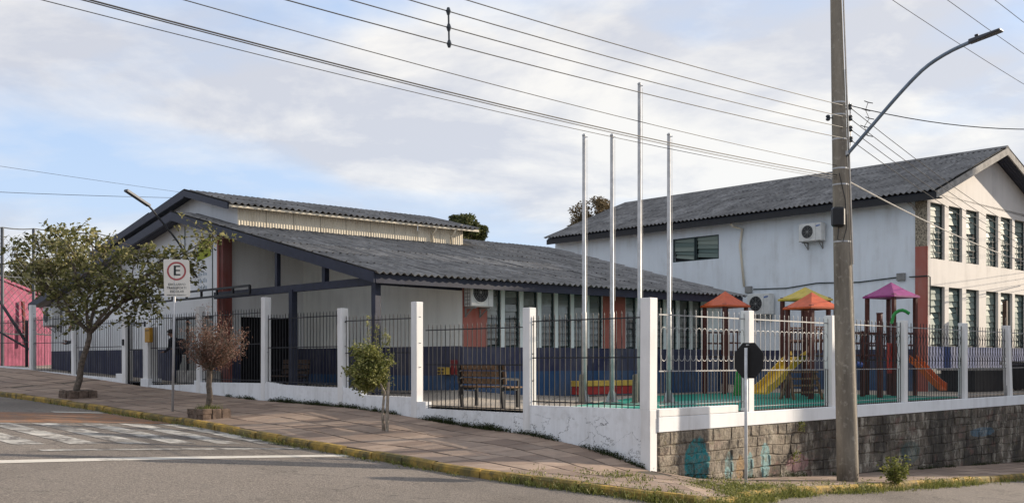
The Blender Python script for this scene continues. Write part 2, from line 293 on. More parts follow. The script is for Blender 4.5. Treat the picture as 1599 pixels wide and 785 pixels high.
# ------------------------------------------------------------ mesh helpers
def link(o, parent=None):
    COL.objects.link(o)
    if parent is not None:
        o.parent = parent; r = parent
        while r.parent: r = r.parent
        if parent.type == 'EMPTY': o.matrix_parent_inverse = Matrix.Translation(-parent.location)
    return o
def thing(name, label, cat, loc=(0, 0, 0), group=None):
    o = bpy.data.objects.new(name, None); COL.objects.link(o); o.location = loc; o.empty_display_size = .2
    return tag(o, label, cat, group)
def tag(o, label=None, cat=None, group=None, kind=None):
    if label: o['label'] = label
    if cat: o['category'] = cat
    if group: o['group'] = group
    if kind: o['kind'] = kind
    return o
class MB:
    def __init__(s): s.v = []; s.f = []; s.r = []
    def add(s, vs, fs):
        k = len(s.v); s.v += [tuple(x) for x in vs]; s.f += [tuple(i+k for i in f) for f in fs]; return s
    def par(s, o, a, b, c):
        """parallelepiped from corner o with edge vectors a, b, c"""
        P = [o, o+a, o+a+b, o+b]; P += [p+c for p in P]
        fs = [(0, 3, 2, 1), (4, 5, 6, 7), (0, 1, 5, 4), (1, 2, 6, 5), (2, 3, 7, 6), (3, 0, 4, 7)]
        if a.cross(b).dot(c) < 0: fs = [f[::-1] for f in fs]
        return s.add(P, fs)
    def hexa(s, P):
        return s.add(P, [(0, 3, 2, 1), (4, 5, 6, 7), (0, 1, 5, 4), (1, 2, 6, 5), (2, 3, 7, 6), (3, 0, 4, 7)])
    def box(s, c, sx, sy, sz, rz=0):
        ex = Vector((math.cos(rz), math.sin(rz), 0)); ey = Vector((-math.sin(rz), math.cos(rz), 0)); c = Vector(c)
        return s.par(c-ex*sx/2-ey*sy/2, ex*sx, ey*sy, UP*sz)
    def prism(s, poly, e):
        n = len(poly); P = [Vector(p) for p in poly]+[Vector(p)+e for p in poly]
        nn = Vector((0, 0, 0))
        for i in range(n): nn += P[i].cross(P[(i+1) % n])
        fs = [tuple(range(n))[::-1], tuple(range(n, 2*n))]+[(i, (i+1) % n, (i+1) % n+n, i+n) for i in range(n)]
        if nn.dot(e) < 0: fs = [f[::-1] for f in fs]
        return s.add(P, fs)
    def tube(s, path, r, n=8, cap=True):
        P = [Vector(p) for p in path]; R = r if isinstance(r, (list, tuple)) else [r]*len(P); k = len(s.v); ref = None; vs = []; fs = []
        for i, p in enumerate(P):
            d = (P[min(i+1, len(P)-1)]-P[max(i-1, 0)]).normalized()
            if ref is None: ref = Vector((0, 0, 1)) if abs(d.z) < .9 else Vector((1, 0, 0))
            x = d.cross(ref).normalized(); y = d.cross(x).normalized(); ref = -y if abs(y.dot(d)) < .9 else ref
            ref = x.cross(d)
            for j in range(n):
                an = 2*math.pi*j/n; vs.append(p+(x*math.cos(an)+y*math.sin(an))*R[i])
        for i in range(len(P)-1):
            for j in range(n):
                a = i*n+j; b = i*n+(j+1) % n; fs.append((a, b, b+n, a+n))
        if cap: fs += [tuple(range(n))[::-1], tuple(range((len(P)-1)*n, len(P)*n))]
        return s.add(vs, fs)
    def bar(s, a, b, w, h=None, up=UP):
        a = Vector(a); b = Vector(b); d = (b-a).normalized(); h = h or w
        if abs(d.dot(up)) > .98: up = Vector((S2, S2, 0))
        x = d.cross(up).normalized(); y = x.cross(d).normalized()
        return s.par(a-x*w/2-y*h/2, x*w, y*h, b-a)
    def disc(s, c, n, r, th, seg=24):
        n = n.normalized(); ref = UP if abs(n.z) < .9 else Vector((1, 0, 0)); x = n.cross(ref).normalized(); y = x.cross(n)
        return s.prism([c+(x*math.cos(2*math.pi*i/seg)+y*math.sin(2*math.pi*i/seg))*r for i in range(seg)], n*th)
    def ring(s, c, n, r0, r1, th, seg=28):
        n = n.normalized(); ref = UP if abs(n.z) < .9 else Vector((1, 0, 0)); x = n.cross(ref).normalized(); y = x.cross(n); vs = []; fs = []
        for i in range(seg):
            d = x*math.cos(2*math.pi*i/seg)+y*math.sin(2*math.pi*i/seg); vs += [c+d*r0, c+d*r1, c+d*r1+n*th, c+d*r0+n*th]
        for i in range(seg):
            a = 4*i; b = 4*((i+1) % seg)
            for q in range(4): fs.append((a+q, a+(q+1) % 4, b+(q+1) % 4, b+q))
        return s.add(vs, fs)
    def mesh(s, name, mat, smooth=False):
        me = bpy.data.meshes.new(name); me.from_pydata(s.v, [], s.f)
        if s.r:
            at_ = me.attributes.new('rnd', 'FLOAT', 'FACE'); at_.data.foreach_set('value', s.r[:len(s.f)])
        me.materials.append(MATS[mat])
        bm = bmesh.new(); bm.from_mesh(me)
        if not s.r: bmesh.ops.recalc_face_normals(bm, faces=bm.faces)
        bm.to_mesh(me); bm.free()
        if smooth: me.polygons.foreach_set('use_smooth', [True]*len(me.polygons))
        return me
    def build(s, name, mat, parent=None, bevel=0, smooth=False, base=None):
        """base: put the object's origin there"""
        if base is not None:
            b = Vector(base); s.v = [tuple(Vector(q)-b) for q in s.v]
        me = s.mesh(name, mat, smooth); o = bpy.data.objects.new(name, me); link(o, parent)
        if base is not None: o.location = base
        if bevel:
            m = o.modifiers.new('bevel', 'BEVEL'); m.width = bevel; m.segments = 1; m.limit_method = 'ANGLE'
        return o
def inst(name, me, M, parent):
    o = bpy.data.objects.new(name, me); COL.objects.link(o); o.parent = parent
    if parent is not None and parent.type == 'EMPTY': o.matrix_parent_inverse = Matrix.Translation(-parent.location)
    o.matrix_basis = M; return o
def axes(o, x, y, z):
    return Matrix(((x.x, y.x, z.x, o.x), (x.y, y.y, z.y, o.y), (x.z, y.z, z.z, o.z), (0, 0, 0, 1)))
def text(body, size, mat, M, parent, name='lettering', depth=.002):
    cu = bpy.data.curves.new('tmp', 'FONT'); cu.body = body; cu.size = size; cu.align_x = 'CENTER'; cu.align_y = 'CENTER'; cu.extrude = depth; cu.resolution_u = 3
    t = bpy.data.objects.new('tmp', cu); COL.objects.link(t); dg = bpy.context.evaluated_depsgraph_get(); dg.update()
    me = bpy.data.meshes.new_from_object(t.evaluated_get(dg)); bpy.data.objects.remove(t); me.materials.clear(); me.materials.append(MATS[mat]); me.name = name
    return inst(name, me, M, parent)
def wall_holes(P, x0, x1, z0, z1, holes, th, name, mat, parent, out):
    """P(x, z) point on the outer face; out = outward normal; holes = (x0, x1, z0, z1)"""
    xs = sorted(set([x0, x1]+[h[0] for h in holes]+[h[1] for h in holes])); zs = sorted(set([z0, z1]+[h[2] for h in holes]+[h[3] for h in holes])); mb = MB(); e = -out*th
    def solid(i, j):
        if i < 0 or j < 0 or i >= len(xs)-1 or j >= len(zs)-1: return False
        cx = (xs[i]+xs[i+1])/2; cz = (zs[j]+zs[j+1])/2
        return not any(h[0] < cx < h[1] and h[2] < cz < h[3] for h in holes)
    for i in range(len(xs)-1):
        for j in range(len(zs)-1):
            if not solid(i, j): continue
            a, b, c, d = P(xs[i], zs[j]), P(xs[i+1], zs[j]), P(xs[i+1], zs[j+1]), P(xs[i], zs[j+1])
            mb.add([a, b, c, d], [(0, 1, 2, 3)]); mb.add([a+e, b+e, c+e, d+e], [(3, 2, 1, 0)])
            for (di, dj, p, q) in ((-1, 0, a, d), (1, 0, b, c), (0, -1, a, b), (0, 1, d, c)):
                if not solid(i+di, j+dj): mb.add([p, q, q+e, p+e], [(0, 1, 2, 3)])
    me = bpy.data.meshes.new(name); me.from_pydata(mb.v, [], mb.f); me.materials.append(MATS[mat])
    bm = bmesh.new(); bm.from_mesh(me); bmesh.ops.remove_doubles(bm, verts=bm.verts, dist=.0005); bmesh.ops.recalc_face_normals(bm, faces=bm.faces); bm.to_mesh(me); bm.free()
    o = bpy.data.objects.new(name, me); return link(o, parent)

# ============================================================ SETTING
def grid_mesh(name, mat, xs, ys, zf):
    me = bpy.data.meshes.new(name); vs = [(x, y, zf(x, y)) for y in ys for x in xs]; n = len(xs)
    me.from_pydata(vs, [], [(j*n+i, j*n+i+1, (j+1)*n+i+1, (j+1)*n+i) for j in range(len(ys)-1) for i in range(n-1)]); me.materials.append(MATS[mat])
    me.polygons.foreach_set('use_smooth', [True]*len(me.polygons))
    o = bpy.data.objects.new(name, me); COL.objects.link(o); return o
def spread(lo, hi, fine0, fine1, step):
    out = []; x = fine0
    while x <= fine1: out.append(x); x += step
    d = step*2; x = fine0-d; left = []
    while x > lo: left.append(x); d *= 1.5; x -= d
    x = fine1+step*2; d = step*2; right = []
    while x < hi: right.append(x); d *= 1.5; x += d
    return [lo]+left[::-1]+out+right+[hi]
tag(grid_mesh('road', 'asphalt', spread(-400, 400, -24, 26, .8), spread(-200, 600, 2, 46, .8), G), 'worn grey asphalt roads meeting at the corner', None, None, 'structure')
# --- painted marks, sheets 5 mm above the asphalt, in street coordinates a (up the street), w (across it)
def sheet(name, mat, quad, lift=.006, nu=10, nv=4):
    """quad: four (a, w) corners; follows the road"""
    mb = MB(); (a0, w0), (a1, w1), (a2, w2), (a3, w3) = quad; vs = []
    for j in range(nv+1):
        for i in range(nu+1):
            s = i/nu; t = j/nv
            a = (a0*(1-s)+a1*s)*(1-t)+(a3*(1-s)+a2*s)*t; w = (w0*(1-s)+w1*s)*(1-t)+(w3*(1-s)+w2*s)*t
            p = PF(a, -w, 0); vs.append((p.x, p.y, G(p.x, p.y)+lift))
    n = nu+1; mb.add(vs, [(j*n+i, j*n+i+1, (j+1)*n+i+1, (j+1)*n+i) for j in range(nv) for i in range(nu)])
    me = bpy.data.meshes.new(name); me.from_pydata(mb.v, [], mb.f); me.materials.append(MATS[mat]); o = bpy.data.objects.new(name, me); COL.objects.link(o)
    if o.data.polygons[0].normal.z < 0: me.flip_normals()
    tag(o, None, None, None, 'structure'); return o
tag(sheet('speed_table_ramp', 'red_road_paint', [(10.35, 4.0), (10.35, 13.5), (13.4, 13.5), (13.4, 4.2)], nu=20), 'rust red painted band across the street above the zebra crossing')
for i in range(11):
    w = 3.95+i*.92; tag(sheet('zebra_stripe', 'road_paint', [(6.05, w), (6.05, w+.52), (10.25, w+.52), (10.25, w)], nu=3, nv=8), 'worn white stripe of the zebra crossing', None, 'zebra crossing stripes')
tag(sheet('stop_line', 'road_line', [(3.75, 3.75), (3.35, 13.5), (3.75, 13.5), (4.05, 3.75)], nu=24, nv=1), 'long white line across the street below the zebra crossing')
tag(sheet('thin_road_line', 'road_paint', [(5.0, 3.9), (5.0, 9.0), (5.22, 9.0), (5.22, 3.9)], nu=16, nv=1), 'short faded white line between stop line and zebra crossing')
tag(sheet('edge_mark', 'road_line', [(13.6, 4.2), (13.6, 5.4), (13.9, 5.4), (13.9, 4.2)], nu=6, nv=1), 'small white mark above the red band near the kerb')

# --- pavement: inner line at the wall foot, outer line at the kerb
OUT = smooth_path(CURBP, .45)
def inner_of(p):
    a, v = av(p)
    if a > 0 and -v >= a*0-.0: return PF(max(a, 0), 0, interp(a, BASE_L))
    if a <= 0 and v <= 0: return PF(0, 0, .01)
    return PF(0, v, interp(v, BASE_R))
INN = [inner_of(p) for p in OUT]
def strip_pt(i, q):
    k = max(0, min(int(i), len(OUT)-2)); f = i-k
    o = OUT[k].lerp(OUT[k+1], f); n = INN[k].lerp(INN[k+1], f); return n.lerp(o, q)
def pavement(name, label, i0, i1, rows, mean, lab):
    mb = MB(); n = 0
    for i in range(int(i0), int(i1)+1):
        for q in range(9): mb.v.append(tuple(strip_pt(i, q/8*.985)+Vector((0, 0, -.010))))
        if i > i0:
            for q in range(8): a = n*9+q; mb.f.append((a-9, a-8, a+1, a))
        n += 1
    bed = mb.build(name, 'soil'); tag(bed, label, None, None, 'structure')
    cnt = 0
    qb = lambda r, i: 0 if r == 0 else (.985 if r == rows else r/rows+.24/rows*noise.noise(Vector((i*.33, r*5.1, 2.2))))
    for r in range(rows):
        q0 = r/rows; q1 = (r+1)/rows; i = i0+random.uniform(0, 1)
        w0 = (strip_pt((i0+i1)/2, q0)-strip_pt((i0+i1)/2, q1)).length
        while i < i1-.3:
            mid = (strip_pt(i, (q0+q1)/2)-strip_pt(i+1, (q0+q1)/2)).length
            if mid < .08: i += 1; continue
            di = mean*random.uniform(.65, 1.4)/mid; j = min(i+di, i1)
            g = .0055/max(w0, .1); gi = .006/mid; jt = lambda: random.uniform(-.35, .35)*g*1.6
            c = [strip_pt(i+gi, qb(r, i)+g+jt()), strip_pt(j-gi, qb(r, j)+g+jt()), strip_pt(j-gi, min(qb(r+1, j)-g+jt(), .985)), strip_pt(i+gi, min(qb(r+1, i)-g+jt(), .985))]
            dz = random.uniform(-.003, .003); tl = random.uniform(-.002, .002)
            c = [p+UP*(dz+(tl if k < 2 else -tl)) for k, p in enumerate(c)]
            b = MB(); b.hexa([p-UP*.05 for p in c]+c); ce = sum(c, Vector())/4
            b.build('slab', 'slab', bed, base=ce); cnt += 1
            i = j
    return cnt
iC = min(range(len(OUT)), key=lambda k: (OUT[k]-CURBP[14]).length)
iE = min(range(len(OUT)), key=lambda k: (OUT[k]-CURBP[-1]).length); i00 = 6
iM = int(i00+(iC+3-i00)*.56)
NP = pavement('pavement', 'upper stretch of the brown slab pavement along the left street', i00, iM, 5, .62, 'slab')
NP0 = pavement('pavement', 'lower stretch of the brown slab pavement down to the corner', iM, iC+3, 5, .44, 'slab')
NP2 = pavement('pavement', 'narrow slab pavement below the stone retaining wall', iC+3, iE-1, 4, .85, 'slab')
# --- kerb stones
kerb = MB(); kerb_root = None
KP = smooth_path(CURBP, .25)
def koff(i, d):
    t = (KP[min(i+1, len(KP)-1)]-KP[max(i-1, 0)]); n = Vector((t.y, -t.x, 0)).normalized()
    if n.dot(Vector((0, 0, 0))-KP[i]+Vector((0, 8, 0))) < 0 and False: n = -n
    return KP[i]+n*d
sgn = 1 if (koff(len(KP)//2, 1)-CC).length > (KP[len(KP)//2]-CC).length else -1
kerb_root = thing('kerb', 'yellow painted stone kerb curving round the corner', 'kerb', KP[len(KP)//2])
i = 0
while i < len(KP)-5:
    n = random.choice((3, 4, 4)); j = min(i+n, len(KP)-1); mb = MB(); dz = random.uniform(-.015, .02); off = random.uniform(-.02, .02)
    for k in range(i, j+1):
        sh = (.04 if k == i else (-.04 if k == j else 0)); t = (KP[min(k+1, len(KP)-1)]-KP[max(k-1, 0)]).normalized()*sh*.5
        lo = koff(k, sgn*(.14+off))+t; hi = koff(k, 0)+t; ch = koff(k, sgn*(.11+off))+t
        b = [hi-UP*.2, hi+UP*(.012+dz), ch+UP*(.012+dz), lo+UP*(dz-.025), lo-UP*.22]; mb.v += [tuple(x) for x in b]
    m = j-i
    for k in range(m):
        for q in range(4): a = k*5+q; mb.f.append((a, a+1, a+6, a+5))
    mb.f += [(0, 1, 2, 3, 4), tuple(m*5+q for q in (4, 3, 2, 1, 0))]
    mb.build('kerb_stone', 'kerb_yellow', kerb_root); i = j
# --- courtyard floors
CF = [(0, 1.0), (10, 1.0), (14, 1.28), (20, 1.33), (26, 1.55), (32, 1.72), (60, 1.9)]
def floor_z(p): return interp(av(p)[0], CF)
mb = MB(); A_ = [.1, 3, 6, 10, 12, 14, 17, 20, 23, 26, 29, 32, 45, 60]; V_ = [.1, 3, 8, 16, 22, 30, 45, 70]
for a in A_:
    for v in V_: mb.v.append(tuple(PF(a, v, interp(a, CF))))
nv = len(V_)
mb.f = [(i*nv+j, i*nv+j+1, (i+1)*nv+j+1, (i+1)*nv+j) for i in range(len(A_)-1) for j in range(nv-1)]
tag(mb.build('courtyard', 'court_paving'), 'pale brick paved school courtyard behind the railings', None, None, 'structure')
mb = MB(); mb.add([PF(.2, .2, 1.006), PF(.2, 15, 1.006), PF(7.5, 15, 1.006), PF(7.2, 9, 1.006), PF(3.0, .2, 1.006)], [(0, 1, 2, 3, 4)])
tag(mb.build('playground_floor', 'green_floor'), 'green painted playground floor between railing and hall', None, None, 'structure')
for k in range(4):
    mb = MB(); mb.par(PF(3.05+k*.28, .5, 1.004), VV*.01+UU*.09, VV*8, UP*.006); tag(mb.build('court_line', 'green_line'), 'pale painted line on the courtyard floor', None, 'courtyard floor lines', 'structure')
KP0 = PA(.75, 3.35, 1.24)
apr = [PF(3.3, .3, 1.012), PF(9.4, .3, 1.012), PA(8.6, .9, 1.10), PA(8.6, 3.38, 1.20), PA(4.5, 3.38, 1.16), KP0, PA(.75, 5.2, 1.08), PA(.75, 7.0, 1.012)]
cen = PF(6.3, 1.6, 1.03); mb = MB(); mb.add([cen]+apr, [(0, i+1, (i+1) % len(apr)+1) for i in range(len(apr))])
ap_ = mb.build('paved_apron', 'court_paving'); ap_.data.polygons.foreach_set('use_smooth', [True]*len(ap_.data.polygons)); tag(ap_, 'pale paving rising to the porch corner of the hall', None, None, 'structure')
mb = MB(); tag(grid_mesh('far_ground', 'soil', [-400, -60, 0, 60, 400], [75, 120, 600], lambda x, y: -.1), 'dark ground beyond the school', None, None, 'structure')

# ============================================================ FENCES
IRON = MB(); IRON.par(Vector((-.007, -.007, 0)), Vector((.014, 0, 0)), Vector((0, .014, 0)), UP*.97); IRON.add([(-.008, -.008, .97), (.008, -.008, .97), (.008, .008, .97), (-.008, .008, .97), (0, 0, 1)], [(0, 1, 4), (1, 2, 4), (2, 3, 4), (3, 0, 4)])
BAR = IRON.mesh('iron_bar', 'black_iron'); BARS = bpy.data.meshes.new_from_object(bpy.data.objects.new('t', BAR)); BARS.materials.clear(); BARS.materials.append(MATS['silver_paint'])
for q_ in BARS.vertices: q_.co.x *= .7; q_.co.y *= .7
def put_bar(p, top, parent, me=BAR, name='iron_bar', lean=0):
    M = axes(p, UU, VV, Vector((random.uniform(-.006, .006), random.uniform(-.006, .006), 1))*(top-p.z)); return inst(name, me, M, parent)
# left street: (a of post, top z, half gap)
POSTS = [(3.17, 3.115, .0), (6.76, 3.378, 0), (9.61, 3.334, 0), (13.16, 3.757, 0), (16.7, 3.646, 0), (25.67, 3.548, 0), (29.58, 4.17, 0)]
front = thing('boundary_fence', 'long white walled fence with dark iron bars up the left street', 'fence', PF(8, .1, .8))
TOPS = [(.2, 1.13), (3.1, 1.12), (3.1, .95), (6.35, .95), (6.35, 1.10), (6.66, 1.10), (6.66, 1.20), (8.75, 1.20), (8.75, 1.30), (9.2, 1.30), (9.2, 1.37), (10.6, 1.37), (12.3, 1.40), (13.0, 1.47), (13.0, 1.43), (16.6, 1.41), (16.6, 1.46), (16.95, 1.46), (16.95, 1.34), (20.0, 1.27)]
pl = [PF(a, 0, z) for a, z in TOPS]+[PF(a, 0, interp(a, BASE_L)-.35) for a in (20, 16, 12, 9, 6, 3, 1, .2)]
MBp = MB(); MBp.prism(pl, VV*.17); MBp.build('plinth', 'plinth_paint', front)
T2 = [(21.75, 1.62), (22.2, 1.62), (22.2, 1.46), (25.5, 1.56), (29.5, 1.70), (29.7, 1.78), (36, 1.9)]
MBp = MB(); MBp.prism([PF(a, 0, z) for a, z in T2]+[PF(a, 0, interp(a, BASE_L)-.3) for a in (36, 30, 25.5, 21.75)], VV*.17); MBp.build('plinth', 'plinth_paint', front)
def post(a, v, zb, zt, w, parent, mat='post_paint', lean=0):
    mb = MB(); mb.par(PF(a-w/2, v-.012, zb), UU*w, VV*w, UP*(zt-zb)+VV*random.uniform(-.02, .02)+UU*random.uniform(-.025, .025)); return mb.build('post', mat, parent, bevel=.008)
for a, zt, _ in POSTS:
    post(a, 0, interp(a, BASE_L)-.2, zt, .20, front)
for a, zt, w in ((20.05, 3.12, .34), (21.6, 3.5, .26)):
    post(a, 0, interp(a, BASE_L)-.2, zt, w, front)
mb = MB(); mb.par(PF(19.78, -.06, 1.0), UU*.52, VV*.48, UP*.48); mb.build('post_foot', 'white_paint', front, bevel=.01)
mb = MB(); mb.par(PF(0, -.015, -.25), UU*.22, VV*.22, UP*(1.12+.25)); mb.build('corner_pier', 'post_paint', front, bevel=.01)
post(.125, .0, 1.12, 3.185, .23, front)
for a, zt in [(p[0], p[1]) for p in POSTS]:
    for k in (.35, .95, 1.5):
        mb = MB(); mb.par(PF(a-.115, .06, zt-k), UU*.03, VV*.05, UP*.012); mb.build('hinge_pin', 'black_iron', front)
BAYS = [(.3, 3.05, 1.13, 2.97), (3.3, 6.35, .95, 2.86), (6.9, 9.48, 1.21, 3.15), (9.75, 13.03, 1.40, 3.30), (13.3, 16.58, 1.43, 3.49), (16.85, 19.85, 1.30, 3.5), (21.8, 25.55, 1.50, 3.45), (25.8, 29.45, 1.62, 3.72), (29.75, 35.5, 1.75, 3.7)]
for n, (a0, a1, zb, zt) in enumerate(BAYS):
    mb = MB()
    for z in (zb+.07, zb+(zt-zb)*.52, zt-.14): mb.bar(PF(a0-.1, .085, z), PF(a1+.1, .085, z), .012, .024)
    rail = mb.build('railing', 'black_iron', front); k = int((a1-a0)/.142)
    for i in range(k+1):
        put_bar(PF(a0+(a1-a0)*i/k, .085, zb-.06), zt+random.uniform(-.015, .015), rail)
# gate
gate = thing('gate', 'narrow dark iron gate between two white pillars beside the letterbox', 'gate', PF(20.9, .08, 1.25))
mb = MB()
for z in (1.36, 2.4, 3.25): mb.bar(PF(20.28, .08, z), PF(21.42, .08, z), .03, .04)
for a in (20.28, 21.42): mb.bar(PF(a, .08, 1.3), PF(a, .08, 3.3), .045)
mb.build('gate_frame', 'black_iron', gate)
for i in range(9): put_bar(PF(20.36+i*.125, .08, 1.3), 3.42, gate)
lb = thing('letterbox', 'small ochre letterbox fixed to the white gate pillar', 'letterbox', PF(19.7, -.1, 2.65))
mb = MB(); mb.par(PF(19.55, -.12, 2.62), UU*.34, VV*.12, UP*.46); mb.build('casing', 'letterbox', lb, bevel=.015)
mb = MB(); mb.par(PF(19.60, -.128, 2.98), UU*.24, VV*.01, UP*.025); mb.build('slot', 'black_iron', lb)
ic = MB(); ic.par(PF(21.55, -.06, 2.55), UU*.1, VV*.05, UP*.2); ico = ic.build('entry_phone', 'plastic_black', None, bevel=.01, base=PF(21.6, -.03, 2.55)); tag(ico, 'black entry phone on the left pillar of the gate', 'entry phone')

# right street
side = thing('boundary_fence', 'low white capped fence with scrolled silver bars above the stone wall', 'fence', PF(.1, 8, 1.0))
mb = MB(); mb.par(PF(-.03, .22, .70), UU*.25, VV*21.3, UP*.28+UU*0); cap = mb.build('cap_beam', 'white_paint', side, bevel=.008)
mb = MB(); mb.par(PF(-.027, .225, .983), UU*.22, VV*2.65, UP*.15); mb.build('cap_block', 'post_paint', side, bevel=.012)
RP = [(3.4, 3.06, .2), (6.87, 3.07, .2), (10.6, 3.06, .2), (14.4, 3.09, .2), (17.8, 3.10, .2), (21.2, 3.1, .2)]
for v, zt, w in RP:
    mb = MB(); ln = -.06 if v > 17 and v < 18 else 0
    mb.par(PF(.0, v-w/2, .98), UU*w, VV*w, UP*(zt-.98)+VV*ln*3); mb.build('post', 'post_paint', side, bevel=.008)
vs_ = [.33]+[p[0] for p in RP]
SCRM = {}
for n in range(len(vs_)-1):
    v0 = vs_[n]+.12; v1 = vs_[n+1]-.12; zb = 1.16 if n == 0 else 1.05; mb = MB(); zt = 2.89; zm = 1.83
    for z, wd in ((zt, .024), (zm, .022), (zb+.03, .016)): mb.bar(PF(.1, v0-.05, z), PF(.1, v1+.05, z), .012, wd)
    shaded_bay = n > 1; rail = mb.build('railing', 'black_iron' if shaded_bay and False else 'silver_paint', side); BM = BAR if shaded_bay else BARS  # silver bars of the farther bays coloured black for the shade they stand in
    k = int((v1-v0)/.105)
    for i in range(k+1): put_bar(PF(.1, v0+(v1-v0)*i/k, zb-.1), zm+.03, rail, BAR)  # lower bars use the black mesh, their shade put into the colour
    k2 = int((v1-v0)/.185); sm = MB()
    for i in range(k2+1):
        v = v0+(v1-v0)*i/k2; put_bar(PF(.1, v, zm), zt+.13, rail, BM)
        if i < k2:
            d = (v1-v0)/k2
            for zc, sg in ((2.58, 1), (2.10, -1)):
                c = v+d/2; key = (round(d, 3), sg, shaded_bay)
                if key not in SCRM:
                    q = MB(); q.tube([VV*(d*.42*math.cos(t))+UP*(sg*d*.42*math.sin(t)) for t in [j*math.pi/9 for j in range(-1, 11)]], .0055, 5); SCRM[key] = q.mesh('scroll', 'black_iron' if shaded_bay else 'silver_paint')
                inst('scroll', SCRM[key], Matrix.Translation(PF(.1, c, zc)), rail)
            if n > 1:
                q = MB(); q.tube([PF(.1, v+d*.5+.07*math.sin(j*1.1), zm+.05+j*.1) for j in range(10)], .007, 4); q.build('wavy_bar', 'black_iron', rail)

# stone retaining wall below the right fence
rw = thing('retaining_wall', 'dark stone retaining wall with old teal and pink paint along the right street', 'wall', PF(.1, 9, -.8))
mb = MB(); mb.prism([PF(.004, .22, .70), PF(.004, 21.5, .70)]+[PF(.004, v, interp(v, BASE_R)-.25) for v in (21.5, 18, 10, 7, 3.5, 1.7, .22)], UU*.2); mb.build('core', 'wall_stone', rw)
zo = lambda r, v: 0 if r == 0 else .06*noise.noise(Vector((v*1.7, r*3.3, 1.5)))
nst = 0; zrow = .695; row = 0; small = MB()
while zrow > -1.35:
    h = random.uniform(.17, .25); v = .24; row += 1
    while v < 21.4:
        l = random.choice((random.uniform(.22, .4), random.uniform(.4, .75))); v2 = min(v+l, 21.45)
        lo = min(interp(v, BASE_R), interp(v2, BASE_R))-.06
        if zrow > lo:
            g = random.uniform(.001, .006); pr = random.uniform(.0, .024); jj = lambda: random.uniform(-.014, .014); j2 = lambda: random.uniform(-.022, .022)
            b = MB(); z0 = zrow-h; za, zb2 = z0+zo(row, v), z0+zo(row, v2); zc_, zd = zrow+zo(row-1, v2), zrow+zo(row-1, v)
            f0 = [PF(-.008-pr+jj()*.5, v+g+jj()+.02, za+g+.02), PF(-.008-pr+jj()*.5, v2-g+jj()-.02, zb2+g+jj()+.02), PF(-.008-pr+jj()*.5, v2-g+jj()-.02, zc_-g-.02), PF(-.008-pr+jj()*.5, v+g+jj()+.02, zd-g+jj()-.02)]
            f1 = [PF(.002, v+g+j2(), za+g), PF(.002, v2-g+j2(), zb2+g), PF(.002, v2-g+j2(), zc_-g), PF(.002, v+g+j2(), zd-g)]
            f2 = [PF(.06, v+g, za+g), PF(.06, v2-g, zb2+g), PF(.06, v2-g, zc_-g), PF(.06, v+g, zd-g)]
            b.add(f0+f1+f2, [(0, 1, 2, 3)]+[(i, (i+1) % 4, (i+1) % 4+4, i+4) for i in range(4)]+[(i+4, (i+1) % 4+4, (i+1) % 4+8, i+8) for i in range(4)])
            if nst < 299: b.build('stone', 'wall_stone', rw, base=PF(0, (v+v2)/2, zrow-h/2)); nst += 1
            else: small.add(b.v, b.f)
        v = v2
    zrow -= h
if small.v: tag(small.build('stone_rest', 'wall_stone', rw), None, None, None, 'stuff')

# ============================================================ BUILDINGS
def sheet_mesh(wd, ln, waves, name):
    seg = waves*6; vs = []; fs = []
    for k, (y, lift) in enumerate(((0, .0), (ln, .016))):
        for lay in (0, -.009):
            for i in range(seg+1): vs.append((wd*i/seg, y, .034*math.cos(2*math.pi*i/6)+lift+lay))
    n = seg+1
    for i in range(seg):
        fs.append((i, i+1, 2*n+i+1, 2*n+i)); fs.append((n+i, 3*n+i, 3*n+i+1, n+i+1)); fs.append((2*n+i, 2*n+i+1, 3*n+i+1, 3*n+i)); fs.append((i, n+i, n+i+1, i+1))
    me = bpy.data.meshes.new(name); me.from_pydata(vs, [], fs); me.materials.append(MATS['roof_sheet'])
    me.polygons.foreach_set('use_smooth', [True]*len(fs)); me.set_sharp_from_angle(angle=math.radians(50)); return me
def roof_sheets(parent, P, t0, t1, s0, s1f, z0, z1, rows, wd=1.06):
    """P(t, s, z); rows of sheets from the eave (t0, z0) to the ridge (t1, z1)"""
    n_rows = rows
    for r in range(n_rows):
        ta = t0+(t1-t0)*(r+1)/n_rows; za = z0+(z1-z0)*(r+1)/n_rows; tb = t0+(t1-t0)*r/n_rows; zb = z0+(z1-z0)*r/n_rows
        s1 = s1f((ta+tb)/2); n = max(1, round((s1-s0)/wd)); w = (s1-s0)/n
        a = P(ta, s0, za); b = P(tb, s0, zb); ex = (P(ta, s0+1, za)-a); ey = (b-a); ln = ey.length; ey = ey/ln; nz = ex.cross(ey).normalized(); nz = nz if nz.z > 0 else -nz
        key = (round(w, 3), round(ln, 3))
        if key not in SHEETS: SHEETS[key] = sheet_mesh(w/.985 if False else w, ln*1.03, 5, 'roof_sheet')
        for i in range(n):
            o = P(ta, s0+i*w, za)+nz*(.03+random.uniform(-.003, .006)); y2 = (ey+ex*random.uniform(-.003, .003)+nz*random.uniform(-.002, .002))
            inst('roof_sheet', SHEETS[key], axes(o, ex, y2, nz), parent)
SHEETS = {}
def slab_prism(parent, name, mat, pts, th):
    mb = MB(); mb.prism(pts, UP*-th); return mb.build(name, mat, parent)
LOUV = {}
